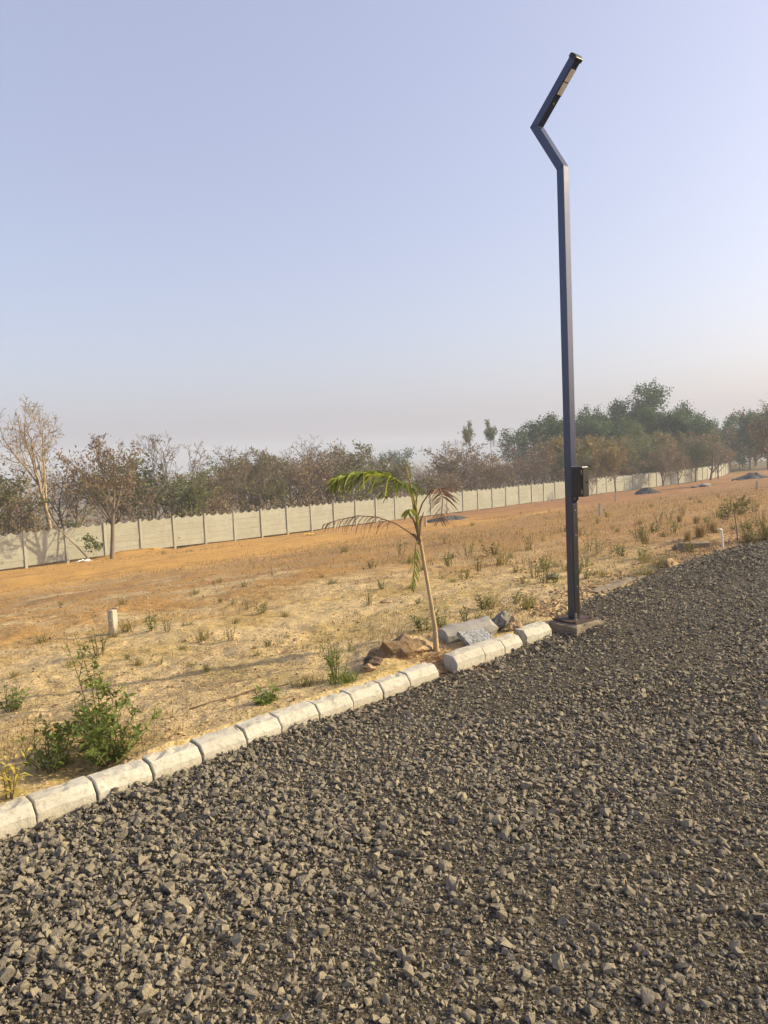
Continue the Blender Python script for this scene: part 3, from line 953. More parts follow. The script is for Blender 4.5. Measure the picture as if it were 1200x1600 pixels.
def make_tree(name, seed, P, bark, leafm, parent):
    rng = random.Random(seed); g = Geo(); lf = Geo()
    for st in P.get('stems', [((0, 0), (0, 0, 1), 1.0)]):
        grow(g, lf, rng, Vector((st[0][0], st[0][1], -.15)), Vector(st[1]).normalized(), P['h'] * st[2], P['r0'] * st[2], 0, P)
    out = [('trunk', g.mesh('trunk', bark, True))]
    if lf.v: out.append(('crown', lf.mesh('crown', leafm)))
    TH[out[0][1].name] = float(np.percentile(np.array(g.v)[:, 2], 99.6))
    return out

def put_tree(kind, parts, loc, label, group=None, rz=0, sc=1.0, sz=None, tilt=(0, 0), cat='tree'):
    o = thing(kind, loc, label, cat, group, rz)
    o.scale = (sc, sc, sz or sc)
    o.rotation_euler = (tilt[0], tilt[1], rz)
    for nm, me in parts:
        link(bpy.data.objects.new(nm, me), o)
    return o

def base_for(px, y):
    """terrain point in photograph column px at distance y"""
    d = ray(px, 760); x = d.x / d.y * y
    return Vector((x, y, gz(x, y)))

PB = dict(h=3.7, r0=.125, kids=[6, (5, 6), (5, 5), (3, 5)], nseg=[6, 5, 4, 3], wob=.17, wob0=.06, trop=[.02, .09, .07, .05], t0=[.55, .3, .25, .2], ang=[(25, 50), (28, 60), (30, 65), (30, 65)],
          lr=[.98, .66, .58, .5], rr=.58, tap=.5, rmin=.009, leaf=(1, .07, .05))
hero_bare = make_tree('t', 11, PB, M['bark_pale'], M['leaf_dry'], None)
PH = dict(h=2.0, r0=.095, kids=[(5, 5), (5, 6), (5, 6), (3, 4)], nseg=[5, 5, 4, 3], wob=.13, trop=[.0, .10, .06, .03], t0=[.45, .25, .2, .2], ang=[(20, 42), (25, 55), (30, 60), (30, 65)],
          lr=[1.3, .62, .55, .5], rr=.6, tap=.5, rmin=.006, leaf=(4, .10, .06), lup=-.6)
hero_brown = make_tree('t', 23, PH, M['bark_grey'], M['leaf_dry'], None)
def slim(seed, hh):
    P = dict(h=hh, r0=.07, kids=[14, (4, 6), (3, 4)], nseg=[9, 5, 3], wob=.10, wob0=.05, trop=[.03, .12, .08], t0=[.3, .2, .2], ang=[(28, 50), (28, 55), (30, 60)], lr=[.34, .5, .5], rr=.5, tap=.8, rmin=.013,
             leaf=(1, .12, .06))
    return make_tree('t', seed, P, M['bark_dark'], M['leaf_dry'], None)
slims = [slim(31, 6.2), slim(32, 6.8), slim(33, 5.6)]
def dry(seed, leafm, n, hh=1.6, sz=.15, stems=None):
    P = dict(h=hh, r0=.07, kids=[(6, 7), (5, 6), (4, 5), 3], nseg=[5, 5, 4, 2], wob=.16, trop=[.02, .09, .05, .03], t0=[.25, .25, .2, .2], ang=[(18, 50), (28, 60), (30, 65), (30, 70)],
             lr=[1.45, .60, .52, .5], rr=.6, tap=.5, rmin=.008, leaf=(n, sz, .09), lup=-.3)
    if stems: P['stems'] = stems
    return make_tree('t', seed, P, M['bark_dark'], leafm, None)
dries = [dry(41, M['leaf_dry'], 2, sz=.12), dry(42, M['leaf_olive'], 5, sz=.13), dry(43, M['leaf_dry'], 1, sz=.12), dry(44, M['leaf_gold'], 6, sz=.14), dry(45, M['leaf_lime'], 4, sz=.12), dry(46, M['leaf_dry'], 4, sz=.12),
         dry(47, M['leaf_dry'], 0)]
def green(seed, leafm, hh, n=19, sz=.30, spread=.36, kids=None):
    P = dict(h=hh, r0=.17, kids=kids or [(9, 11), (6, 7), (5, 6)], nseg=[8, 5, 3], wob=.12, wob0=.05, trop=[.02, .05, .02], t0=[.18, .3, .25], ang=[(35, 75), (30, 65), (30, 70)], lr=[.50, .54, .5], rr=.5, tap=.75, rmin=.012,
             leaf=(n, sz, spread), lup=0, law=.6)
    return make_tree('t', seed, P, M['bark_dark'], leafm, None)
greens = [green(51, M['leaf_green'], 9.5), green(52, M['leaf_green'], 8.6), green(53, M['leaf_lime'], 7.6), green(54, M['leaf_green'], 10.5), green(55, M['leaf_green'], 8.0, 9)]
umb = make_tree('t', 58, dict(h=6.4, r0=.11, kids=[8, 5, 4], nseg=[7, 4, 3], wob=.12, wob0=.05, trop=[.02, .10, .04], t0=[.74, .35, .3], ang=[(38, 66), (30, 60), (30, 70)], lr=[.27, .5, .5], rr=.5, tap=.6, rmin=.014,
                              leaf=(9, .2, .16), law=.6), M['bark_dark'], M['leaf_lime'], None)

def ORD(n):
    one = ['', 'first', 'second', 'third', 'fourth', 'fifth', 'sixth', 'seventh', 'eighth', 'ninth', 'tenth', 'eleventh', 'twelfth', 'thirteenth', 'fourteenth', 'fifteenth', 'sixteenth', 'seventeenth', 'eighteenth', 'nineteenth']
    tens = ['', '', 'twenty', 'thirty', 'forty', 'fifty', 'sixty', 'seventy']
    if n < 20: return one[n]
    return tens[n // 10][:-1] + 'ieth' if n % 10 == 0 else tens[n // 10] + '-' + one[n % 10]

def by_wall(px, dist):
    """point dist metres in front of the wall in photograph column px"""
    best = None
    for i in range(len(WALL) - 1):
        for t in np.linspace(0, 1, 12):
            q = WALL[i].lerp(WALL[i + 1], float(t)); d = (WALL[i + 1] - WALL[i]).normalized()
            q = q + Vector((d.y, -d.x)) * dist
            v = Vector((q.x, q.y, -2.5)) - EYE
            e = abs(600 + FPX * v.dot(cR) / v.dot(cF) - px)
            if best is None or e < best[0]: best = (e, q)
    q = best[1]
    return Vector((q.x, q.y, gz(q.x, q.y)))

def plant_trees():
    POSTPX = [600 + FPX * (Vector((p.x, p.y, -2)) - EYE).dot(cR) / (Vector((p.x, p.y, -2)) - EYE).dot(cF) for p in WALL]
    rng = random.Random(77)
    # ---- the ones that stand out
    b = base_for(79, 38.5)
    put_tree('bare_tree', hero_bare, b, 'tall leafless pale-barked tree behind the wall at the far left', rz=1.1, sc=1.12, sz=(at_y(75, 622, b.y).z - b.z) / tall(hero_bare), tilt=(0, -.06))
    b = by_wall(172, 2.0)
    put_tree('tree', hero_brown, b, 'grey-trunked tree with brown withered leaves standing before the wall', rz=.4, sc=1.3, sz=(at_y(150, 682, b.y).z - b.z) / tall(hero_brown))
    P = dict(h=4.3, r0=.045, kids=[5, 4, 3], nseg=[7, 4, 3], wob=.12, wob0=.05, trop=[-.005, .05, .02], t0=[.35, .3, .2], ang=[(30, 60)] * 3, lr=[.38, .5, .5], rr=.55, tap=.7, rmin=.006, leaf=(5, .13, .08),
             stems=[((0, 0), (-.62, .05, .78), 1.0), ((.25, .1), (-.12, 0, 1), .3)])
    put_tree('leaning_sapling', make_tree('t', 61, P, M['bark_pale'], M['leaf_lime'], None), by_wall(146, 1.2), 'thin sapling leaning left across the wall, sparse green leaves')
    b = base_for(95, 40.5)
    put_tree('bushy_tree', dry(62, M['leaf_lime'], 9, 1.2), b, 'green leafy bush-like tree behind the wall at the bare tree', sc=.82, sz=.78)
    b = base_for(8, 43)
    put_tree('bushy_tree', dry(63, M['leaf_lime'], 3, 1.4), b, 'half-bare tree with pale green tips cut by the left edge', sc=.95)
    for px, y, k, top, lab in [(238, 47, 0, 680, 'slim leafless tree with thin upright twigs, left of the slim pair'), (268, 46, 1, 676, 'tallest slim leafless tree left of centre behind the wall'),
                               (290, 47.5, 2, 692, 'slim bare tree close right of the tallest slim tree'), (352, 51, 0, 697, 'slim bare tree left of three thin spires behind the wall'),
                               (376, 51, 1, 700, 'middle slim bare tree of three thin spires behind the wall'), (398, 52, 2, 702, 'right slim bare tree of three thin spires behind the wall')]:
        b = base_for(px, y); tp = at_y(px, top, y)
        h = {0: 6.4, 1: 7.0, 2: 5.8}[k]
        put_tree('slim_bare_tree', slims[k], b, lab, 'slim leafless trees behind the wall', rz=rng.uniform(0, 6), sc=.95, sz=(tp.z - b.z) / tall(slims[k]))
    # ---- the dry wood beyond the wall: top line follows the photograph
    prof = [(-140, 735), (0, 742), (60, 735), (120, 728), (200, 742), (300, 738), (420, 716), (530, 700), (560, 716), (640, 722), (700, 708), (760, 700), (800, 705), (900, 700), (960, 700), (1040, 690), (1100, 690), (1160, 690), (1300, 690)]
    px_ = [a for a, _ in prof]; py_ = [b_ for _, b_ in prof]
    n = 0
    wall_d = lambda px: float(np.interp(px, [41, 270, 515, 783, 1025, 1105, 1180], [36, 44.4, 54, 65.5, 86, 101, 135]))
    for row, (back, step) in enumerate([(1.6, 2.5), (4.5, 2.8), (8.5, 3.3), (14, 3.9), (22, 4.6)]):
        px = -150
        while px < 1190:
            wd = wall_d(px) + back * (1.1 + .3 * rng.random())
            stepx = step * 1200 / wd * rng.uniform(.7, 1.4) * (1.35 if px < 340 else 1.0)
            if row > 3 and px < 330: px += stepx; continue
            if row == 0 and 20 < px < 130: px += stepx; continue
            top = float(np.interp(px, px_, py_)) + (rng.uniform(-16, 30) if rng.random() < .75 else rng.uniform(-24, -4)) + (6 if row == 0 else 0)
            b = base_for(px, wd); tp = at_y(px, top, wd)
            h = max(1.6, min(8.5, tp.z - b.z))
            r_ = rng.random()
            if px < 330: k = 2 if r_ < .35 else (6 if r_ < .7 else (4 if r_ < .8 else (1 if r_ < .9 else 0)))
            elif px < 640: k = 1 if r_ < .34 else (4 if r_ < .42 else (0 if r_ < .66 else (6 if r_ < .86 else 2)))
            elif px < 860: k = 2 if r_ < .35 else (0 if r_ < .6 else (6 if r_ < .8 else 5))
            else: k = 3 if r_ < .5 else (4 if r_ < .75 else 1)
            lab = ['brown twiggy tree with shrivelled leaves in the wood behind the wall', 'olive-leaved twiggy tree in the wood behind the wall', 'nearly leafless dark twiggy tree in the wood behind the wall',
                   'golden-leaved twiggy tree in the wood behind the wall', 'dull olive twiggy tree in the wood behind the wall', 'brown-leaved bushy tree in the wood behind the wall',
                   'bare grey twiggy tree in the wood behind the wall'][k]
            pn = sum(1 for q in POSTPX if q < px) - 3
            rw = ['front', 'second', 'third', 'fourth', 'back'][row]
            lab = lab.replace(' in the wood behind the wall', '').replace(' with shrivelled leaves', '') + ', ' + rw + (' row above the ' + ORD(pn) + ' wall panel' if pn > 0 else ' row at the left edge')
            put_tree('dry_tree', dries[k], b, lab, 'dry trees of the wood behind the wall', rz=rng.uniform(0, 6.28), sc=h / tall(dries[k]) * rng.uniform(1.0, 1.3), sz=h / tall(dries[k]))
            n += 1
            px += stepx
    # ---- green trees
    H = {0: 11.6, 1: 10.6, 2: 9.4, 3: 12.8, 4: 9.8}
    for px, y, k, top, wide, lab in [
        (800, 108, 4, 674, 1.0, 'leftmost low green tree above the wood, left of the lamp post'), (852, 104, 1, 652, 1.0, 'round green tree just left of the lamp post'), (826, 112, 4, 672, 1.0, 'small green tree between the two left of the lamp post'),
        (905, 110, 0, 640, 1.0, 'green tree directly right of the lamp post'), (938, 104, 1, 652, 1.1, 'low broad green tree right of the lamp post'), (972, 112, 3, 627, 1.0, 'tall green tree left of the tallest one'),
        (1016, 113, 3, 604, .95, 'tallest green tree with a narrow pointed top'), (1000, 106, 2, 655, 1.2, 'lighter green tree in front of the tallest one'), (1050, 112, 0, 634, 1.05, 'green tree right of the tallest one'),
        (1078, 106, 1, 645, 1.0, 'green tree with rounded shoulder right of centre clump'), (1108, 122, 4, 660, .9, 'grey-green tree in the gap right of the clump'), (1140, 128, 0, 652, 1.0, 'hazy green tree near the far end of the wall'),
        (1172, 124, 3, 646, 1.1, 'dark green tree at the right edge beyond the wall end'), (1200, 120, 1, 640, 1.2, 'green tree cut by the right edge'), (1240, 125, 0, 640, 1.2, 'green tree outside the right edge'),
        (885, 108, 1, 660, 1.2, 'green tree hidden partly behind the lamp post'), (958, 118, 0, 648, 1.3, 'broad green tree behind the low broad one'), (1034, 108, 1, 640, 1.3, 'leafy green tree filling the clump middle'), (1066, 118, 4, 650, 1.4, 'bushy green tree at the clump right side'), (1095, 110, 4, 668, 1.2, 'low green bushy tree right of the clump'),
        (632, 118, 4, 704, .8, 'small bluish green tree far behind the wood, above the palm'), (595, 115, 4, 712, .7, 'low green tree far behind the wood, left of the palm spear')]:
        b = base_for(px, y); tp = at_y(px, top, y); s = (tp.z - b.z) / tall(greens[k])
        put_tree('green_tree', greens[k], b, lab, 'green trees beyond the wall', rz=rng.uniform(0, 6.28), sc=s * wide, sz=s)
    for px, y, top, lab in [(742, 100, 660, 'left umbrella-topped green tree on a thin trunk'), (772, 101, 658, 'right umbrella-topped green tree on a thin trunk')]:
        b = base_for(px, y); tp = at_y(px, top, y)
        put_tree('umbrella_tree', umb, b, lab, 'umbrella-topped trees', rz=px, sc=.66, sz=(tp.z - b.z) / tall(umb))
    # ---- trees standing in front of the wall at the far right
    for px, py, top, k, sc, lab in [(962, 771, 700, 3, .95, 'slender golden tree before the wall, nearest right of the lamp post'), (1036, 764, 690, 0, 1.25, 'forked brown tree before the wall behind the dark stone heap'),
                                (1060, 762, 702, 5, .9, 'thin brown tree before the wall right of the forked one'), (1087, 757, 684, 4, .95, 'olive tree before the wall near its far bend'),
                                (1110, 755, 665, 2, 1.2, 'tall reddish bare tree before the far bend of wall'), (1122, 753, 690, 5, .9, 'small brown tree at the far bend of wall'),
                                (925, 776, 728, 2, .6, 'thin bare sapling before the wall right of the control box')]:
        b = by_wall(px, rng.uniform(1.8, 3.0)); tp = at_y(px, top, b.y); s = (tp.z - b.z) / tall(dries[k])
        put_tree('roadside_tree', dries[k], b, lab, 'trees in front of the wall', rz=rng.uniform(0, 6.28), sc=s * sc * .9, sz=s)
    b = base_for(1225, 60); 
    put_tree('bare_tree', dries[0], b, 'brown tree reaching in at the right edge', rz=2, sc=1.9, sz=1.9)
    print('dry trees', n)
plant_trees()

def undergrowth():
    rs = np.random.RandomState(3); rng = random.Random(8)
    g = Geo()
    for _ in range(4200):
        i = rng.randrange(0, 60); t = rng.random()
        a, b = WALL[i], WALL[i + 1]; d = (b - a).normalized(); nn_ = Vector((-d.y, d.x))
        q = a.lerp(b, t) + nn_ * (0.5 + rng.expovariate(1 / 5.0)); z = gz(q.x, q.y)
        p = Vector((q.x, q.y, z)); h = rng.uniform(1.0, 2.6)
        dd = Vector((rng.gauss(0, .22), rng.gauss(0, .22), 1)).normalized()
        g.tube([p, p + dd * h * .5, p + (dd + rvec(rng) * .12) * h], [.014, .011, .006], 3, rng.random())
        tone = rng.random()
        for _ in range(5):
            c = p + dd * h * rng.uniform(.35, 1.05) + rvec(rng) * .22
            e = rvec(rng).normalized(); s_ = rng.uniform(.08, .2)
            g.card(c, e, e.orthogonal().normalized(), s_, s_ * .6, .6 * tone + .4 * rng.random())
    o = g.build('undergrowth', M['leaf_dry'])
    tag(o, 'dense brown dry undergrowth behind the pale wall', 'undergrowth', kind='stuff')
undergrowth()

# ================================================================== PALM SAPLING
def build_palm():
    rng = random.Random(6)
    b = at(682, 1016)
    yb = b.y
    Pm = thing('palm_sapling', b, 'young palm sapling with one green and several dry fronds behind the kerb', 'palm')
    def w(px, py, dy=0): return at_y(px, py, yb + dy) - b
    g = Geo()
    tr = [w(682, 1022), w(680, 985), w(674, 945), w(667, 905), w(661, 870), w(656, 840)]
    tp, trd = [], []
    base_r = [.025, .018, .0155, .014, .013, .012]
    for i in range(61):                          # ringed stem
        t = i / 60 * 5; j = min(4, int(t)); tp.append(tr[j].lerp(tr[j + 1], t - j)); r0 = base_r[j] + (base_r[j + 1] - base_r[j]) * (t - j)
        trd.append(r0 * (1.10 if i % 5 == 0 else 1.0) * (1 + .03 * mnoise.noise((i * .7, 1, 2))))
    g.tube(tp, trd, 10)
    g.build('trunk', M['palm_trunk'], Pm, True)
    g = Geo()
    sh = [w(656, 842), w(653, 818), w(650, 795), w(645, 775), w(640, 752), w(635, 730)]
    g.tube(sh, [.013, .015, .014, .010, .006, .002], 8)
    g.tube([w(650, 800), w(651, 780), w(655, 762)], [.008, .006, .002], 6)
    g.build('spear', M['palm_stalk'], Pm, True)
    for (pa, pb, pc) in (((657, 846), (650, 822), (643, 806)), ((655, 838), (657, 815), (662, 800)), ((656, 850), (648, 836), (641, 833))):   # torn leaf sheaths round the top
        g = Geo(); q = [w(*pa), w(*pb), w(*pc)]
        g.tube(q, [.016, .010, .003], 6); g.build('leaf_sheath', M['frond_dry'], Pm, True)
    def frond(name, path, mat, n, Lf, Wf, hang, rs_, drop0=.15, side=1.0, curl=0.3, both=True, lift=0.0):
        """path: rachis points; leaflets hang with gravity factor hang"""
        g = Geo(); m = len(path)
        g.tube(path, [.0055 * (1 - .75 * i / (m - 1)) + .001 for i in range(m)], 5)
        fr = g.build(name, M['palm_stalk'] if mat is M['frond'] else M['frond_dry'], Pm, True)
        k = 0
        for i in range(n):
            t = drop0 + (1 - drop0) * (i + .5) / n
            f = t * (m - 1); j = min(m - 2, int(f)); q = path[j].lerp(path[j + 1], f - j); d = (path[j + 1] - path[j]).normalized()
            sd0 = d.cross(UP)
            sd0 = sd0.normalized() if sd0.length > 1e-3 else Vector((1, 0, 0))
            for s in ((-1, 1) if both else (1,)):
                L = Lf * (math.sin(math.pi * min(1, .18 + t * .78)) ** .6) * rs_.uniform(.8, 1.1)
                v = (d * .55 + sd0 * s * side * rs_.uniform(.6, 1.1) + UP * lift * rs_.random() + rvec(rs_) * .14).normalized()
                lg = Geo(); pts = [q.copy()]; dv = v.copy(); ns = 5
                for a in range(ns):
                    dv = (dv + Vector((0, 0, -hang * .42)) + rvec(rs_) * .04 * curl).normalized(); pts.append(pts[-1] + dv * L / ns)
                wd = [.25, .85, 1, .8, .45, .02]
                vs = []; rnd_ = rs_.random()
                for a, pt in enumerate(pts):
                    dd = (pts[min(a + 1, ns)] - pts[max(a - 1, 0)]).normalized(); sx = dd.cross(d + Vector((.2, .3, .1)))
                    sx = sx.normalized() if sx.length > 1e-3 else dd.orthogonal()
                    nrm = sx.cross(dd)
                    vs += [pt + sx * Wf * wd[a] * .5 + nrm * Wf * .12, pt - nrm * Wf * .05, pt - sx * Wf * wd[a] * .5 + nrm * Wf * .12]
                lg.add(vs, [(a * 3 + c, a * 3 + c + 1, a * 3 + c + 4, a * 3 + c + 3) for a in range(ns) for c in (0, 1)], rnd_)
                lg.build('leaflet', mat, fr, True); k += 1
        return fr
    R_ = random.Random(12)
    frond('green_frond', [w(648, 800), w(643, 775, -.02), w(632, 757, -.05), w(612, 746, -.09), w(588, 740, -.12), w(560, 740, -.15), w(538, 745, -.18), w(524, 752, -.2)], M['frond'], 42, .32, .028, .66, R_, .16, .8, lift=.35)
    frond('young_frond', [w(649, 806), w(645, 796, -.04), w(641, 797, -.10), w(638, 803, -.15)], M['frond'], 5, .13, .018, .6, R_, .3, .6)
    frond('dry_frond', [w(656, 846), w(640, 832, .02), w(618, 818, .05), w(590, 808, .08), w(560, 806, .1), w(530, 812, .12), w(505, 820, .13)], M['frond_dry'], 16, .18, .013, 1.0, R_, .34, .4)
    frond('withered_frond', [w(651, 812), w(660, 786, -.06), w(674, 766, -.14), w(688, 764, -.26), w(692, 778, -.38), w(690, 800, -.44), w(688, 815, -.46)], M['frond_dry'], 24, .17, .011, .40, R_, .42, 1.15)
    frond('hanging_frond', [w(655, 842), w(650, 850, -.03), w(648, 872, -.05), w(647, 900, -.06), w(644, 922, -.07)], M['frond'], 17, .11, .012, .5, R_, .3, .8)
    return b
PALM = build_palm()

# ================================================================== ROCKS AND RUBBLE
LM = [('near survey post', 178, 985), ('tall shrub stem', 155, 1050), ('large left shrub', 150, 1150), ('palm trunk', 668, 920), ('green palm frond tip', 525, 770), ('dry palm frond tip', 505, 830), ('lamp post foot', 895, 960),
      ('control box', 905, 750), ('post right of the lamp', 937, 798), ('white pipe', 1128, 842), ('thorny sapling', 1150, 800), ('half-buried edging', 965, 910), ('broken kerb block', 733, 985),
      ('withered palm frond', 690, 790), ('long brown stick', 380, 1085), ('pointed chip heap', 1012, 768), ('dry grass clumps', 1090, 815), ('brown tree before the wall', 172, 860)]

def near(px, py):
    nm, lx, ly = min(LM, key=lambda m: (m[1] - px) ** 2 + 4 * (m[2] - py) ** 2)
    dx, dy = px - lx, (py - ly) * 2
    far_ = math.hypot(dx, dy)
    if far_ > 25 and abs(dx) > .5 * abs(dy) and abs(dy) > .5 * abs(dx):
        side = ('below and ' if dy > 0 else 'above and ') + ('right of' if dx > 0 else 'left of')
    else:
        side = ('right of' if dx > 0 else 'left of') if abs(dx) > abs(dy) else ('below' if dy > 0 else 'above')
    return ('close ' if far_ < 35 else ('well ' if far_ > 80 else '')) + side + ' the ' + nm

def rock(name, loc, size, seed, mat, label, cat='rock', group=None, rz=0, tilt=(0, 0), sub=3, rough=.34, ang=0.0):
    rng = random.Random(seed); bm = bmesh.new()
    bmesh.ops.create_icosphere(bm, subdivisions=sub, radius=1)
    planes = [(rvec(rng).normalized(), rng.uniform(.55, .9)) for _ in range(9)]
    off = Vector((rng.random() * 40, rng.random() * 40, 0))
    for v in bm.verts:
        d = v.co.normalized(); r = 1
        for pn, pd in planes:
            c = d.dot(pn)
            if c > 0.01: r = min(r, pd / c)
        r += rough * mnoise.noise(d * 1.6 + off) + rough * .5 * mnoise.noise(d * 4 + off) + rough * .25 * mnoise.noise(d * 9 + off)
        v.co = Vector((d.x * size[0], d.y * size[1], d.z * size[2])) * r
    me = bpy.data.meshes.new(name); bm.to_mesh(me); bm.free(); me.materials.append(mat)
    o = link(bpy.data.objects.new(name, me)); o.location = loc; o.rotation_euler = (tilt[0], tilt[1], rz)
    return tag(o, label, cat, group)

def slab_obj(name, loc, prof, L, mat, label, cat, rz=0, tilt=(0, 0), seed=1, seg=8, broken=.04, group=None):
    """extruded profile (y,z) of length L along local x with one broken, uneven end"""
    rng = random.Random(seed); g = Geo(); m = len(prof); vs = []
    for i in range(seg + 1):
        x = -L / 2 + L * i / seg
        for (a, b) in prof:
            e = rng.uniform(-broken, broken) if i == seg else 0
            nz = mnoise.noise((x * 9 + seed, a * 12, b * 12)) * .014 + mnoise.noise((x * 30 + seed, a * 40, b * 40)) * .006
            vs.append((x + e, a + nz, b + nz))
    g.add(vs, [(i * m + j, i * m + (j + 1) % m, (i + 1) * m + (j + 1) % m, (i + 1) * m + j) for i in range(seg) for j in range(m)] + [tuple(range(m))[::-1], tuple(seg * m + j for j in range(m))])
    o = g.build(name, mat)
    bm = bmesh.new(); bm.from_mesh(o.data); bmesh.ops.recalc_face_normals(bm, faces=bm.faces); bm.to_mesh(o.data); bm.free()
    o.location = loc; o.rotation_euler = (tilt[0], tilt[1], rz)
    return tag(o, label, cat, group)

def on(px, py, dz=0):
    q = at(px, py); return Vector((q.x, q.y, q.z + dz))

def build_rubble():
    kp = [(-.085, -.08), (.085, -.08), (.09, .02), (.06, .055), (.01, .066), (-.045, .06), (-.08, .035), (-.09, -.01)]
    slab_obj('broken_kerb_block', on(730, 997, .065), kp, .46, M['block'], 'broken kerb block lying on its side behind the kerb, right of the palm', 'concrete block', rz=R(25), tilt=(R(8), R(-5)), seed=3)
    gp = [(-.085, -.018), (.085, -.018), (.085, .016), (-.085, .016)]
    o = slab_obj('granite_slab', on(742, 1004, .035), gp, .25, M['granite'], 'speckled grey granite slab leaning against the kerb back', 'slab', rz=R(38), tilt=(R(30), R(4)), seed=5, broken=.06)
    rock('boulder', on(783, 983, .06), (.10, .08, .10), 4, M['boulder'], 'grey boulder behind the kerb, left of the lamp footing', rz=.5)
    rock('boulder', on(803, 984, .03), (.085, .07, .07), 7, M['clay'], 'tan crumbly rock touching the grey boulder', rz=1.2)
    rock('boulder', on(757, 982, .03), (.07, .06, .06), 9, M['clay'], 'small tan rock at the broken kerb block end', rz=2)
    rock('earth_mound', on(618, 1024, -.02), (.26, .17, .15), 41, M['mound'], 'brown mound of dug earth left of the palm pit', 'earth', rz=.5, rough=.42)
    rock('earth_lump', on(650, 1015, .02), (.17, .10, .075), 12, M['clay'], 'large tan lump of dug earth left of the palm foot', 'earth', rz=.7)
    rock('dark_rock', on(583, 1036, .0), (.09, .07, .05), 13, M['dark_rock'], 'dark jagged clod left of the palm pit', rz=.4)
    rock('small_rock', on(578, 1048, .015), (.06, .045, .03), 15, M['clay'], 'flat tan stone beside the kerb left of the palm', rz=.1)
    rock('small_rock', on(716, 1018, .0), (.05, .03, .02), 17, M['clay'], 'small pale stick-like stone right of the palm foot', rz=.1)
    rock('small_rock', on(945, 990, .02), (.045, .04, .04), 19, M['clay'], 'tan stone on the gravel at the lamp footing corner')
    rock('small_rock', on(862, 905, .03), (.09, .06, .05), 21, M['boulder'], 'pale grey rock in the field left of the lamp post')
    rock('small_rock', on(604, 942, .02), (.08, .05, .03), 22, M['clay'], 'pale flat rock lying in the sand left of the palm')
    # broken verge beyond the lamp
    lp = [(-.07, -.08), (.07, -.08), (.07, .03), (-.07, .03)]
    slab_obj('buried_kerb', on(965, 913, -.012), lp, 1.25, M['footing'], 'long half-buried concrete edging beyond the lamp post', 'edging', rz=math.atan2(EY, EX) + .05, seed=8, seg=14)
    slab_obj('buried_kerb', on(1015, 891, -.005), lp, .9, M['footing'], 'half-buried edging leading to the pale broken rock', 'edging', rz=math.atan2(EY, EX) + .1, seed=9, seg=10)
    rock('broken_rock', on(1046, 889, .03), (.13, .10, .11), 24, M['clay'], 'pale broken rock at the gravel edge beyond the lamp', rz=.8)
    rock('broken_rock', on(1064, 858, .03), (.13, .10, .09), 26, M['footing'], 'rounded brown rock at the end of the edging block')
    slab_obj('edging_block', on(1085, 857, .04), [(-.06, -.07), (.06, -.07), (.06, .05), (-.06, .05)], .48, M['footing'], 'straight concrete edging block left of the white pipe', 'edging', rz=R(8), seed=11)
    rng = random.Random(50)
    k = 0
    for px, py, s in [(1110, 868, .05), (1098, 876, .05), (990, 915, .04), (1010, 905, .05), (955, 935, .035), (940, 945, .03), (1030, 868, .05), (880, 948, .03), (838, 960, .035), (820, 950, .03), (1075, 872, .04), (905, 935, .04),
                      (970, 925, .03), (1045, 868, .04), (1120, 862, .04)]:
        rock('verge_stone', on(px, py, .0), (s * rng.uniform(.8, 1.4), s, s * .7), 100 + k, M['clay'] if rng.random() < .7 else M['boulder'], 'small tan verge stone, ' + near(px, py), 'stone', 'stones on the crumbling verge', rz=rng.uniform(0, 6), sub=2)
        k += 1
    # heaps of stone chips
    for px, py, rx, rz_, lab in [(705, 812, 1.35, .22, 'low dark heap of stone chips behind the palm'), (1012, 771, 1.0, .42, 'dark pointed heap of stone chips before the wall'),
                                 (1176, 748, 1.7, .5, 'dark heap of stone chips near the right edge')]:
        c = at(px, py); bm = bmesh.new(); n = 28
        rr = random.Random(px)
        rings = [(1.0, -.15), (.92, .02), (.75, .22), (.55, .5), (.35, .78), (.17, .95)]
        vr = []
        for f, h in rings:
            row = []
            for i in range(n):
                a = 2 * math.pi * i / n; w = 1 + .22 * mnoise.noise((math.cos(a) * 1.5 + px, math.sin(a) * 1.5, f * 2))
                row.append(bm.verts.new((math.cos(a) * f * rx * w, math.sin(a) * f * rx * .8 * w, rz_ * (h * .95 + .22 * mnoise.noise((math.cos(a) * 2 + px, math.sin(a) * 2, f * 4)) + .1 * rr.uniform(-1, 1)))))
            vr.append(row)
        tp = bm.verts.new((0.1, 0, rz_))
        for a in range(len(rings) - 1):
            for i in range(n): bm.faces.new((vr[a][i], vr[a][(i + 1) % n], vr[a + 1][(i + 1) % n], vr[a + 1][i]))
        for i in range(n): bm.faces.new((vr[-1][i], vr[-1][(i + 1) % n], tp))
        me = bpy.data.meshes.new('chip_heap'); bm.to_mesh(me); bm.free(); me.materials.append(M['heap'])
        o = link(bpy.data.objects.new('chip_heap', me)); o.location = c; tag(o, lab, 'gravel heap', 'heaps of stone chips')
    for px, py, s, lab in [(1085, 762, .3, 'grey concrete lump before the far wall'), (1102, 760, .5, 'pale slab lying by the trees at the far wall'), (1148, 750, .35, 'pale stone near the far heap')]:
        rock('concrete_lump', on(px, py, .05), (s, s * .6, s * .35), int(px), M['block'], lab, 'rubble', 'pale lumps before the far wall')

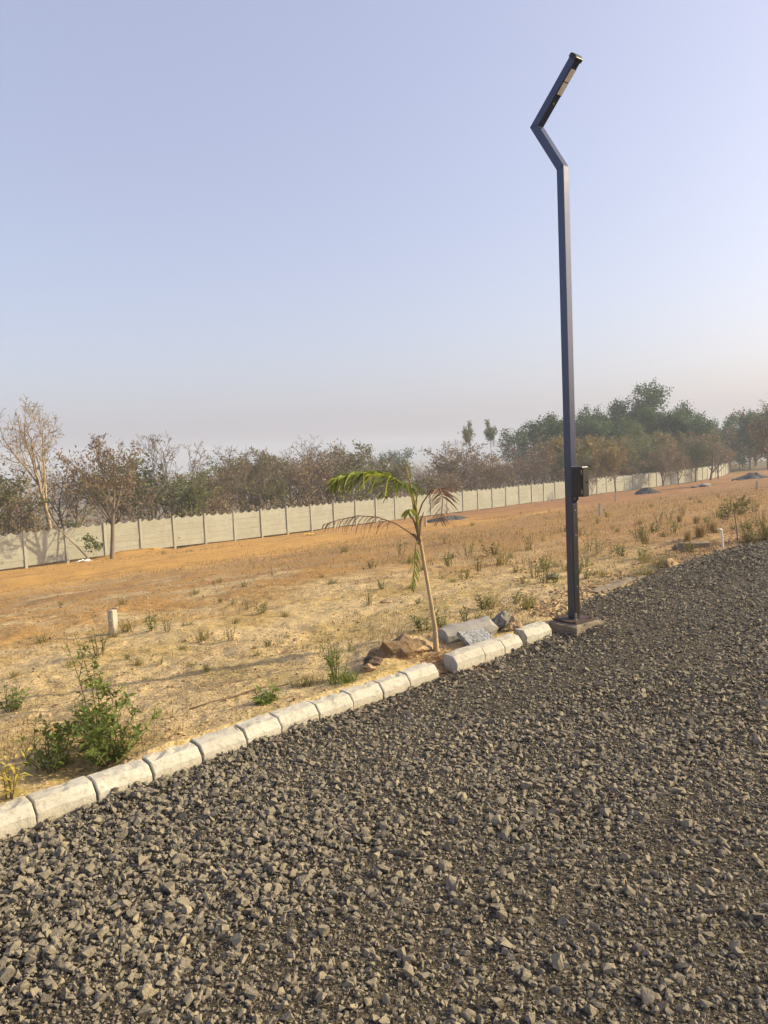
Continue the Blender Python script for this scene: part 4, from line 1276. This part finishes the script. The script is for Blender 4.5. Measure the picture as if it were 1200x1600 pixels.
def build_markers():
    rng = random.Random(9)
    for px, py, hpx, tl, lab in [(178, 990, 38, -.03, 'short square concrete survey post in the field at left'), (937, 806, 20, .01, 'survey post in the field just right of the lamp post'),
                                 (962, 783, 14, 0, 'small survey post further off, right of the lamp post'), (1182, 765, 13, .02, 'survey post near the right edge before the far wall'),
                                 (665, 823, 15, 0, 'small survey post seen under the withered palm frond'), (857, 786, 9, 0, 'tiny survey post at the wall foot left of the lamp post')]:
        b = at(px, py); h = hpx / FPX * b.y; w = .042
        t = thing('survey_post', b, lab, 'survey post', 'survey posts in the field', rz=rng.uniform(.2, .9))
        t.rotation_euler = (rng.uniform(-.03, .03), tl, R(-20) + rng.uniform(-.15, .15))
        g = Geo(); n = 6
        for i in range(n):
            pass
        g.box(-w, w, -w, w, -.12, h)
        o = g.build('shaft', M['marker'], t)
        bm = bmesh.new(); bm.from_mesh(o.data); bmesh.ops.bevel(bm, geom=bm.edges[:], offset=.008, segments=2, affect='EDGES')
        bmesh.ops.subdivide_edges(bm, edges=[e for e in bm.edges if e.calc_length() > .15], cuts=4)
        for v in bm.verts: v.co += Vector((mnoise.noise(v.co * 17), mnoise.noise(v.co * 17 + Vector((5, 0, 0))), mnoise.noise(v.co * 17 + Vector((0, 9, 0))))) * .004
        bm.to_mesh(o.data); bm.free()
    # white pipe stub at the right
    b = at(1130, 857); h = 30 / FPX * b.y
    t = thing('pipe_stub', b, 'thin white plastic pipe stub with an elbow standing at the gravel edge', 'pipe')
    g = Geo(); g.tube([(0, 0, -.1), (-.012, 0, h * .6), (-.028, 0, h)], [.016, .016, .016], 12, cap=True); g.build('pipe', M['pipe'], t, False)
    g = Geo(); g.tube([(-.02, 0, h - .012), (-.055, -.01, h + .006), (-.075, -.01, h - .004)], [.019, .019, .018], 12, cap=True); g.build('elbow', M['pipe'], t, False)
    # litter by the wall
    rr = random.Random(31)
    for px, py, s, m, lab in [(131, 878, .35, 'paper', 'crumpled white litter at the wall foot by the sapling'), (483, 836, .28, 'yellow', 'small yellow scrap at the foot of the wall'), (238, 858, .2, 'yellow', 'tiny yellow scrap by the wall right of the tree')]:
        c = at(px, py); g = Geo(); nn_ = 6; vs = []
        for i in range(nn_):
            for j in range(nn_): vs.append(((i / 5 - .5) * s * 1.6, (j / 5 - .5) * s, .02 + .5 * s * abs(mnoise.noise((i * .8 + px, j * .8, 2))) + .1 * s * rr.random()))
        g.add(vs, [(i * nn_ + j, (i + 1) * nn_ + j, (i + 1) * nn_ + j + 1, i * nn_ + j + 1) for i in range(5) for j in range(5)])
        o = g.build('litter', M[m]); o.location = c; md = o.modifiers.new('thick', 'SOLIDIFY'); md.thickness = .008
        tag(o, lab, 'litter')
    # thin stick lying behind the kerb
    pts = []
    for i, (px, py) in enumerate([(296, 1110), (330, 1100), (372, 1088), (400, 1079), (440, 1073), (492, 1057)]):
        q = at(px, py); pts.append(q + Vector((0, 0, .008 + .006 * (i % 2))))
    g = Geo(); b = pts[0].copy(); g.tube([p - b for p in pts], [.004, .005, .006, .006, .005, .003], 7, cap=True)
    o = g.build('stick', M['stick'], None, True); o.location = b; tag(o, 'long thin brown stick lying on the sand behind the kerb', 'stick')
build_rubble()
build_markers()

# ================================================================== WEEDS AND SHRUBS
def leafy(rng, h, spread, stems, per, ll, lw, curve=.15, bare=.15, subs=0):
    g = Geo(); lf = Geo()
    for s in range(stems):
        a = rng.uniform(0, 6.28); tl = spread * math.sqrt(rng.random())
        d = Vector((math.cos(a) * tl, math.sin(a) * tl, 1)).normalized(); L = h * rng.uniform(.55, 1.0)
        p = Vector((math.cos(a) * .03, math.sin(a) * .03, -.02)); pts = [p.copy()]; n = 6
        for i in range(n):
            d = (d + rvec(rng) * curve * .5 + UP * .05).normalized(); p = p + d * L / n; pts.append(p.copy())
        g.tube(pts, [max(.0012, .0045 * (1 - .8 * i / n)) for i in range(n + 1)], 4, rng.random())
        tone = rng.random()
        def leaves(pts, cnt, t0):
            m = len(pts) - 1
            for i in range(cnt):
                t = (t0 + (1 - t0) * (i + rng.random()) / cnt) * m; j = min(m - 1, int(t)); q = pts[j].lerp(pts[j + 1], t - j); dd = (pts[j + 1] - pts[j]).normalized()
                ax = dd.orthogonal().normalized(); ax.rotate(Matrix.Rotation(i * 2.39 + rng.uniform(-.4, .4), 3, dd))
                ld = (ax * 1.0 + dd * rng.uniform(.2, .8) + rvec(rng) * .15).normalized()
                k = ll * rng.uniform(.4, 1.25)
                lf.leaf(q, ld, dd, k, k * lw, min(1, max(0, .5 * tone + .5 * rng.random())), .18, rng.uniform(0, .3))
        leaves(pts, per, bare)
        for _ in range(subs):
            j = rng.randint(1, n - 1); q = pts[j]; dd = (rvec(rng) + UP * .6).normalized(); l2 = L * rng.uniform(.18, .38)
            sp = [q, q + dd * l2 * .5, q + (dd + UP * .3).normalized() * l2]
            g.tube(sp, [.0025, .0018, .001], 3, .5); leaves(sp, per // 2 + 2, .1)
    return [('stems', g.mesh('stems', M['stem'], True)), ('leaves', lf.mesh('leaves', None))]

def tuft(rng, h, n, spread, wid=.004):
    lf = Geo()
    for _ in range(n):
        a = rng.uniform(0, 6.28); p = Vector((rng.gauss(0, .04), rng.gauss(0, .04), -.01)); d = Vector((math.cos(a) * spread * rng.random(), math.sin(a) * spread * rng.random(), 1)).normalized()
        L = h * rng.uniform(.4, 1); sd = d.cross(rvec(rng)).normalized() * wid
        b = p + d * L * .55; c = p + d * L * .9 + Vector((d.x, d.y, -.25)) * L * .28
        lf.add([p - sd, p + sd, b + sd * .8, b - sd * .8, c], [(0, 1, 2, 3), (3, 2, 4)], rng.random())
    return [('blades', lf.mesh('blades', None))]

def with_mat(parts, mat):
    out = []
    for nm, me in parts:
        if nm in ('leaves', 'blades'):
            me = me.copy(); me.materials.clear(); me.materials.append(mat)
        out.append((nm, me))
    return out

def put_plant(kind, parts, loc, label, cat, group=None, sc=1, rz=0):
    o = thing(kind, loc, label, cat, group, rz); o.scale = (sc, sc, sc)
    for nm, me in parts: link(bpy.data.objects.new(nm, me), o)
    return o

def plants():
    rng = random.Random(15)
    # the big shrub at left
    b = on(168, 1190)
    put_plant('shrub', with_mat(leafy(random.Random(1), .42, .95, 24, 15, .044, .5, .25, subs=3), M['weed']), b, 'large bushy green shrub behind the kerb at left', 'shrub')
    put_plant('shrub', with_mat(leafy(random.Random(2), .68, .10, 4, 26, .040, .5, .1, .25, subs=5), M['weed']), on(158, 1165), 'tall thin green stem rising out of the large shrub', 'shrub')
    put_plant('shrub', with_mat(leafy(random.Random(3), .32, .8, 13, 13, .042, .5, .25, subs=2), M['weed']), on(85, 1200), 'smaller dark green shrub left of the large shrub', 'shrub')
    put_plant('shrub', with_mat(leafy(random.Random(4), .26, .6, 10, 12, .048, .5), M['weed']), on(18, 1110), 'round leafy green weed near the left edge', 'weed')
    put_plant('yellow_plant', with_mat(leafy(random.Random(5), .30, .35, 6, 12, .07, .32), M['yellow_leaf']), on(8, 1252), 'bright yellow-leaved plant at the left edge behind the kerb', 'plant')
    put_plant('weed', with_mat(leafy(random.Random(6), .14, .9, 9, 8, .06, .6), M['weed']), on(412, 1098), 'low broad-leaved green weed behind the kerb, left of centre', 'weed')
    put_plant('weed', with_mat(leafy(random.Random(7), .32, .22, 9, 26, .038, .22, subs=2), M['weed']), on(528, 1060), 'upright narrow-leaved green weed behind the kerb near the palm', 'weed')
    put_plant('weed', with_mat(tuft(random.Random(8), .13, 150, 1.0, .0025), M['weed']), on(540, 1066), 'dense grassy green tuft at the foot of the narrow-leaved weed', 'weed')
    put_plant('weed', with_mat(leafy(random.Random(9), .20, .5, 8, 12, .055, .4), M['weed']), on(662, 985), 'leafy green weed directly left of the palm trunk', 'weed')
    put_plant('weed', with_mat(leafy(random.Random(10), .28, .4, 7, 12, .055, .4), M['weed']), on(688, 982), 'leafy green weed directly right of the palm trunk', 'weed')
    put_plant('weed', with_mat(tuft(random.Random(11), .14, 70, .8, .0025), M['straw_green']), on(478, 1072), 'thin grassy weed between the broad-leaved and upright weeds', 'weed')
    # thorny sapling with a flat crown and bushes at the right
    P = dict(h=.55, r0=.012, kids=[8, 5, 4], nseg=[6, 5, 3], wob=.10, trop=[.0, -.01, 0], t0=[.80, .25, .2], ang=[(58, 82), (25, 50), (30, 60)], lr=[.62, .5, .5], rr=.55, tap=.6, rmin=.003, leaf=(5, .024, .02))
    b = at(1154, 850)
    put_tree('thorn_sapling', make_tree('t', 71, P, M['bark_dark'], M['weed_dull'], None), b, 'little flat-topped thorny sapling right of the white pipe', sc=1.15, sz=.74 / TH_last(), cat='sapling')
    put_plant('shrub', with_mat(leafy(random.Random(21), .42, 1.0, 26, 12, .035, .3, .3, subs=2), M['weed_dull']), on(1172, 849), 'olive twiggy shrub at the gravel edge, right of the thorny sapling', 'shrub')
    put_plant('shrub', with_mat(leafy(random.Random(22), .56, .9, 34, 14, .036, .3, .3, subs=3), M['weed_dull']), on(1200, 846), 'olive twiggy shrub cut by the right edge', 'shrub')
    for i, (px, py, s, lab) in enumerate([(1095, 838, 1.0, 'tall straw-coloured dry grass left of the white pipe'), (1075, 845, .8, 'dry straw grass behind the edging block'), (1115, 832, .9, 'straw-coloured dry grass behind the white pipe'),
                                       (1062, 815, .8, 'leaning dry grass clump in the field right of lamp'), (1088, 818, .8, 'pale dry grass clump upslope of the edging block')]):
        put_plant('dry_grass_clump', with_mat(tuft(random.Random(30 + i), .5, 150, .55, .0045), M['straw']), on(px, py), lab, 'grass', 'dry grass clumps at the right', sc=s * .8)
    # weeds scattered over the field
    kinds = [with_mat(leafy(random.Random(40), .26, .45, 7, 12, .055, .4), M['weed']), with_mat(leafy(random.Random(41), .34, .2, 5, 16, .06, .25), M['weed']), with_mat(tuft(random.Random(42), .24, 80, .9, .0025), M['straw_green']),
             with_mat(leafy(random.Random(43), .20, .8, 8, 10, .05, .45), M['weed_dull']), with_mat(leafy(random.Random(44), .36, .3, 8, 14, .05, .3), M['weed_dull']), with_mat(tuft(random.Random(45), .13, 60, 1.3, .0022), M['weed_dull'])]
    named = [(240, 985, 0, 1.0, 'single leafy weed in the sand right of the near survey post'), (285, 1015, 5, .7, 'low green tuft below the single leafy weed'), (300, 1040, 5, .6, 'flat green tuft in the sand left of centre'),
             (155, 1022, 4, 1.0, 'thin yellowish weed below the near survey post'), (200, 985, 2, .9, 'yellowish grass tuft beside the near survey post'), (65, 1005, 2, 1.0, 'yellow-green grass patch left of the survey post'),
             (110, 1040, 5, .8, 'flat green tuft left of the tall shrub stem'), (408, 958, 3, 1.0, 'greyish weed in the open sand left of the palm'), (228, 1062, 5, .5, 'tiny green tuft right of the tall shrub stem'),
             (626, 868, 1, 1.5, 'upright dark green weed left of the palm trunk'), (640, 880, 2, 1.2, 'yellow-green grass tuft by the upright weed'), (582, 888, 3, 1.2, 'low green weed in the dark earth left of the palm'),
             (520, 912, 5, 1.2, 'grassy green tuft in the dark earth left of the palm'), (733, 870, 1, 1.3, 'upright weed right of the palm trunk'), (702, 885, 0, 1.3, 'dark bushy weed right of the palm trunk'),
             (782, 882, 2, 1.5, 'yellowish grass clump midway between palm and lamp'), (768, 868, 3, 1.6, 'dull weed behind the yellowish grass clump'), (825, 860, 4, 1.4, 'thin tall weed left of the lamp post'),
             (852, 892, 0, .9, 'green weed close left of the lamp post'), (872, 884, 5, 1.1, 'grassy tuft touching the lamp post on its left'), (868, 910, 0, .8, 'small green weed left of the lamp post foot'),
             (920, 862, 1, 1.1, 'left of two upright weeds right of the lamp post'), (935, 865, 1, 1.1, 'right of two upright weeds right of the lamp post'), (915, 886, 0, 1.0, 'green weed hugging the lamp post on its right'),
             (970, 868, 3, 1.2, 'bushy weed right of the paired weeds'), (1008, 850, 4, 1.2, 'taller green weed in the field right of lamp'), (1003, 872, 0, 1.0, 'low weed above the half-buried edging'),
             (1030, 818, 1, 1.3, 'upright weed upslope, left of the dry grass'), (1046, 815, 1, 1.4, 'second upright weed upslope, left of the dry grass'), (1022, 832, 3, 1.4, 'dull weed below the upright upslope weeds'),
             (1052, 832, 0, 1.2, 'green weed just left of the dry grass'), (996, 840, 3, 1.3, 'dull low weed in the middle of the right field'), (1140, 800, 4, 1.6, 'green weed behind the thorny sapling'),
             (1120, 808, 3, 1.6, 'dull weed left of the thorny sapling crown'), (1180, 800, 4, 1.6, 'tall green weed behind the shrub at right'), (540, 862, 2, 1.4, 'pale grass tuft near the graded earth'),
             (690, 905, 5, 1.0, 'flat grass tuft right of the hanging frond'), (560, 985, 5, .6, 'small tuft on the bare sand left of the palm'), (180, 862, 1, 1.5, 'green shoot at the foot of the brown tree'),
             (255, 866, 2, 1.6, 'brownish grass clump at the wall right of the brown tree'), (725, 905, 3, .9, 'low weed on the dark soil right of the palm'), (450, 995, 5, .5, 'sparse tuft on the bare sand in the centre')]
    for px, py, k, s, lab in named:
        put_plant('weed', kinds[k], on(px, py), lab, 'weed', 'weeds in the field', sc=s * rng.uniform(.9, 1.1), rz=rng.uniform(0, 6))
    n = 0
    for _ in range(190):
        px = rng.uniform(10, 1190) if rng.random() < .45 else rng.uniform(690, 1190)
        hor = 710 + (600 - px) * .0437
        py = hor + rng.uniform(85, 330)
        q = at(px, py); nn_ = -q.x * EY + q.y * EX
        if nn_ < 4.3 or nn_ > 34 or (px < 680 and nn_ > 17): continue
        k = rng.choice([2, 2, 3, 5, 3, 4]); s = rng.uniform(.35, .9) if px < 690 else rng.uniform(.6, 1.25)
        lab = {2: 'small yellowish tuft of dry grass scattered on the field', 3: 'small dull low weed scattered on the field', 5: 'small green grass tuft scattered on the field', 4: 'small thin olive weed scattered on the field'}[k]
        lab = lab.replace(' scattered on the field', '') + ', ' + near(px, py)
        put_plant('weed', kinds[k], q, lab, 'weed', 'small weeds scattered over the field', sc=s, rz=rng.uniform(0, 6)); n += 1
    print('scattered weeds', n)
plants()

# ------------------------------------------------------------------ straw, crumbs and litter on the field (too many to count)
def field_cover():
    rs = np.random.RandomState(21)
    # stubble
    N = 150000
    px = rs.uniform(-120, 1320, N); r = rs.uniform(0, 1, N)
    d = 4.2 * np.exp(r ** 1.15 * 2.2)
    a = (px - 600) / FPX
    x = a * d; y = d
    u = x * EX + y * EY; n = -x * EY + y * EX
    dens = np.clip(.12 + 1.3 * fbm(x * .45, y * .45, 81, 4) + .55 * sstep(8, 18, u) - .55 * sstep(19, 23, n + 4 * vn(x * .3, y * .3, 5)), .02, 1)
    ok = (n > edge_n(u) + .15) & (n < 36) & (rs.uniform(0, 1, N) < dens * .75)
    x, y, u, n, d = x[ok], y[ok], u[ok], n[ok], d[ok]; N = len(x); z = ground(x, y)
    h = rs.uniform(.02, .10, N) * np.where(u > 10, 2.0, .9); wd = .0016 + .00022 * d
    az = rs.uniform(0, 6.283, N); ln = rs.uniform(.2, 2.2, N)
    dx, dy = np.cos(az) * ln, np.sin(az) * ln; k = 1 / np.sqrt(1 + ln * ln)
    tip = np.stack([x + dx * h * k, y + dy * h * k, z + h * k], -1)
    sx, sy = -np.sin(az) * wd, np.cos(az) * wd
    A = np.stack([x - sx, y - sy, z - .004], -1); B = np.stack([x + sx, y + sy, z - .004], -1)
    V = np.stack([A, B, tip], 1).reshape(-1, 3); T = np.arange(N * 3).reshape(-1, 3)
    o = link(bpy.data.objects.new('stubble', np_mesh('stubble', V, T, M['straw'], rnd=np.repeat(rs.uniform(0, 1, N), 3))))
    tag(o, 'short dry straw stubble covering the sandy field', 'stubble', kind='stuff')
    # soil crumbs and pebbles
    rng = random.Random(3); protos = [hull_proto(rng, 7, .7) for _ in range(8)]
    N = 62000
    px = rs.uniform(-120, 1320, N); d = 3.4 * np.exp(rs.uniform(0, 1, N) ** 1.2 * 2.0); x = (px - 600) / FPX * d; y = d
    u = x * EX + y * EY; n = -x * EY + y * EX
    ok = (n > edge_n(u) + .1) & (n < 22) & (rs.uniform(0, 1, N) < np.clip(.55 + 1.2 * fbm(x * .8, y * .8, 91, 4), .05, 1))
    x, y, d = x[ok], y[ok], d[ok]; N = len(x)
    s = np.exp(rs.normal(0, .6, N)) * (.006 + .0011 * d); s = np.minimum(s, .075)
    V, T, r = merge(protos, rs.randint(0, 8, N), rots(N, rs, .5), s, np.stack([x, y, ground(x, y) + s * .12], -1), rs.uniform(0, 1, N))
    o = link(bpy.data.objects.new('soil_crumbs', np_mesh('soil_crumbs', V, T, M['clod'], rnd=r)))
    tag(o, 'loose tan soil crumbs and pebbles over the sandy field', 'soil', kind='stuff')
    # broken pale rubble along the verge beyond the lamp
    N = 5200
    u = rs.uniform(5.9, 14, N); n = edge_n(u) + .02 + np.abs(rs.normal(0, .33, N))
    x = u * EX - n * EY; y = u * EY + n * EX
    s = np.clip(np.exp(rs.normal(0, .55, N)) * .022, .008, .09)
    V, T, r = merge(protos, rs.randint(0, 8, N), rots(N, rs, .5), s, np.stack([x, y, ground(x, y) + s * .14], -1), rs.uniform(0, 1, N))
    o = link(bpy.data.objects.new('verge_rubble', np_mesh('verge_rubble', V, T, M['clod'], rnd=r)))
    tag(o, 'loose pale rubble along the broken verge beyond the lamp', 'rubble', kind='stuff')
    # red-brown litter in the palm pit
    g = Geo(); rng = random.Random(2)
    c = at(697, 1032)
    for _ in range(900):
        q = c + Vector((rng.gauss(0, .16), rng.gauss(0, .12), 0)); q.z = max(gz(q.x, q.y), -.04) + rng.uniform(0, .02)
        e = Vector((rng.gauss(0, 1), rng.gauss(0, 1), rng.gauss(0, .25))).normalized()
        g.card(q, e, e.cross(UP).normalized(), rng.uniform(.02, .11), rng.uniform(.003, .007), rng.random())
    tag(g.build('leaf_litter', M['litter_mulch']), 'red-brown dry leaf litter around the palm foot', 'litter', kind='stuff')
field_cover()

# ================================================================== HAZE
def haze():
    g = Geo(); g.box(-1260, 1260, -1260, 1260, -34, 24)
    k = bpy.data.materials.new('dusty_air'); k.use_nodes = True; t = k.node_tree; t.nodes.clear()
    out = t.nodes.new('ShaderNodeOutputMaterial'); v = t.nodes.new('ShaderNodeVolumePrincipled')
    v.inputs['Color'].default_value = (.80, .87, 1.0, 1)
    v.inputs['Density'].default_value = .0012
    v.inputs['Anisotropy'].default_value = 0.0
    t.links.new(v.outputs[0], out.inputs['Volume'])
    tag(g.build('haze', k), 'pale dusty morning haze over the whole field', 'haze', kind='stuff')
haze()
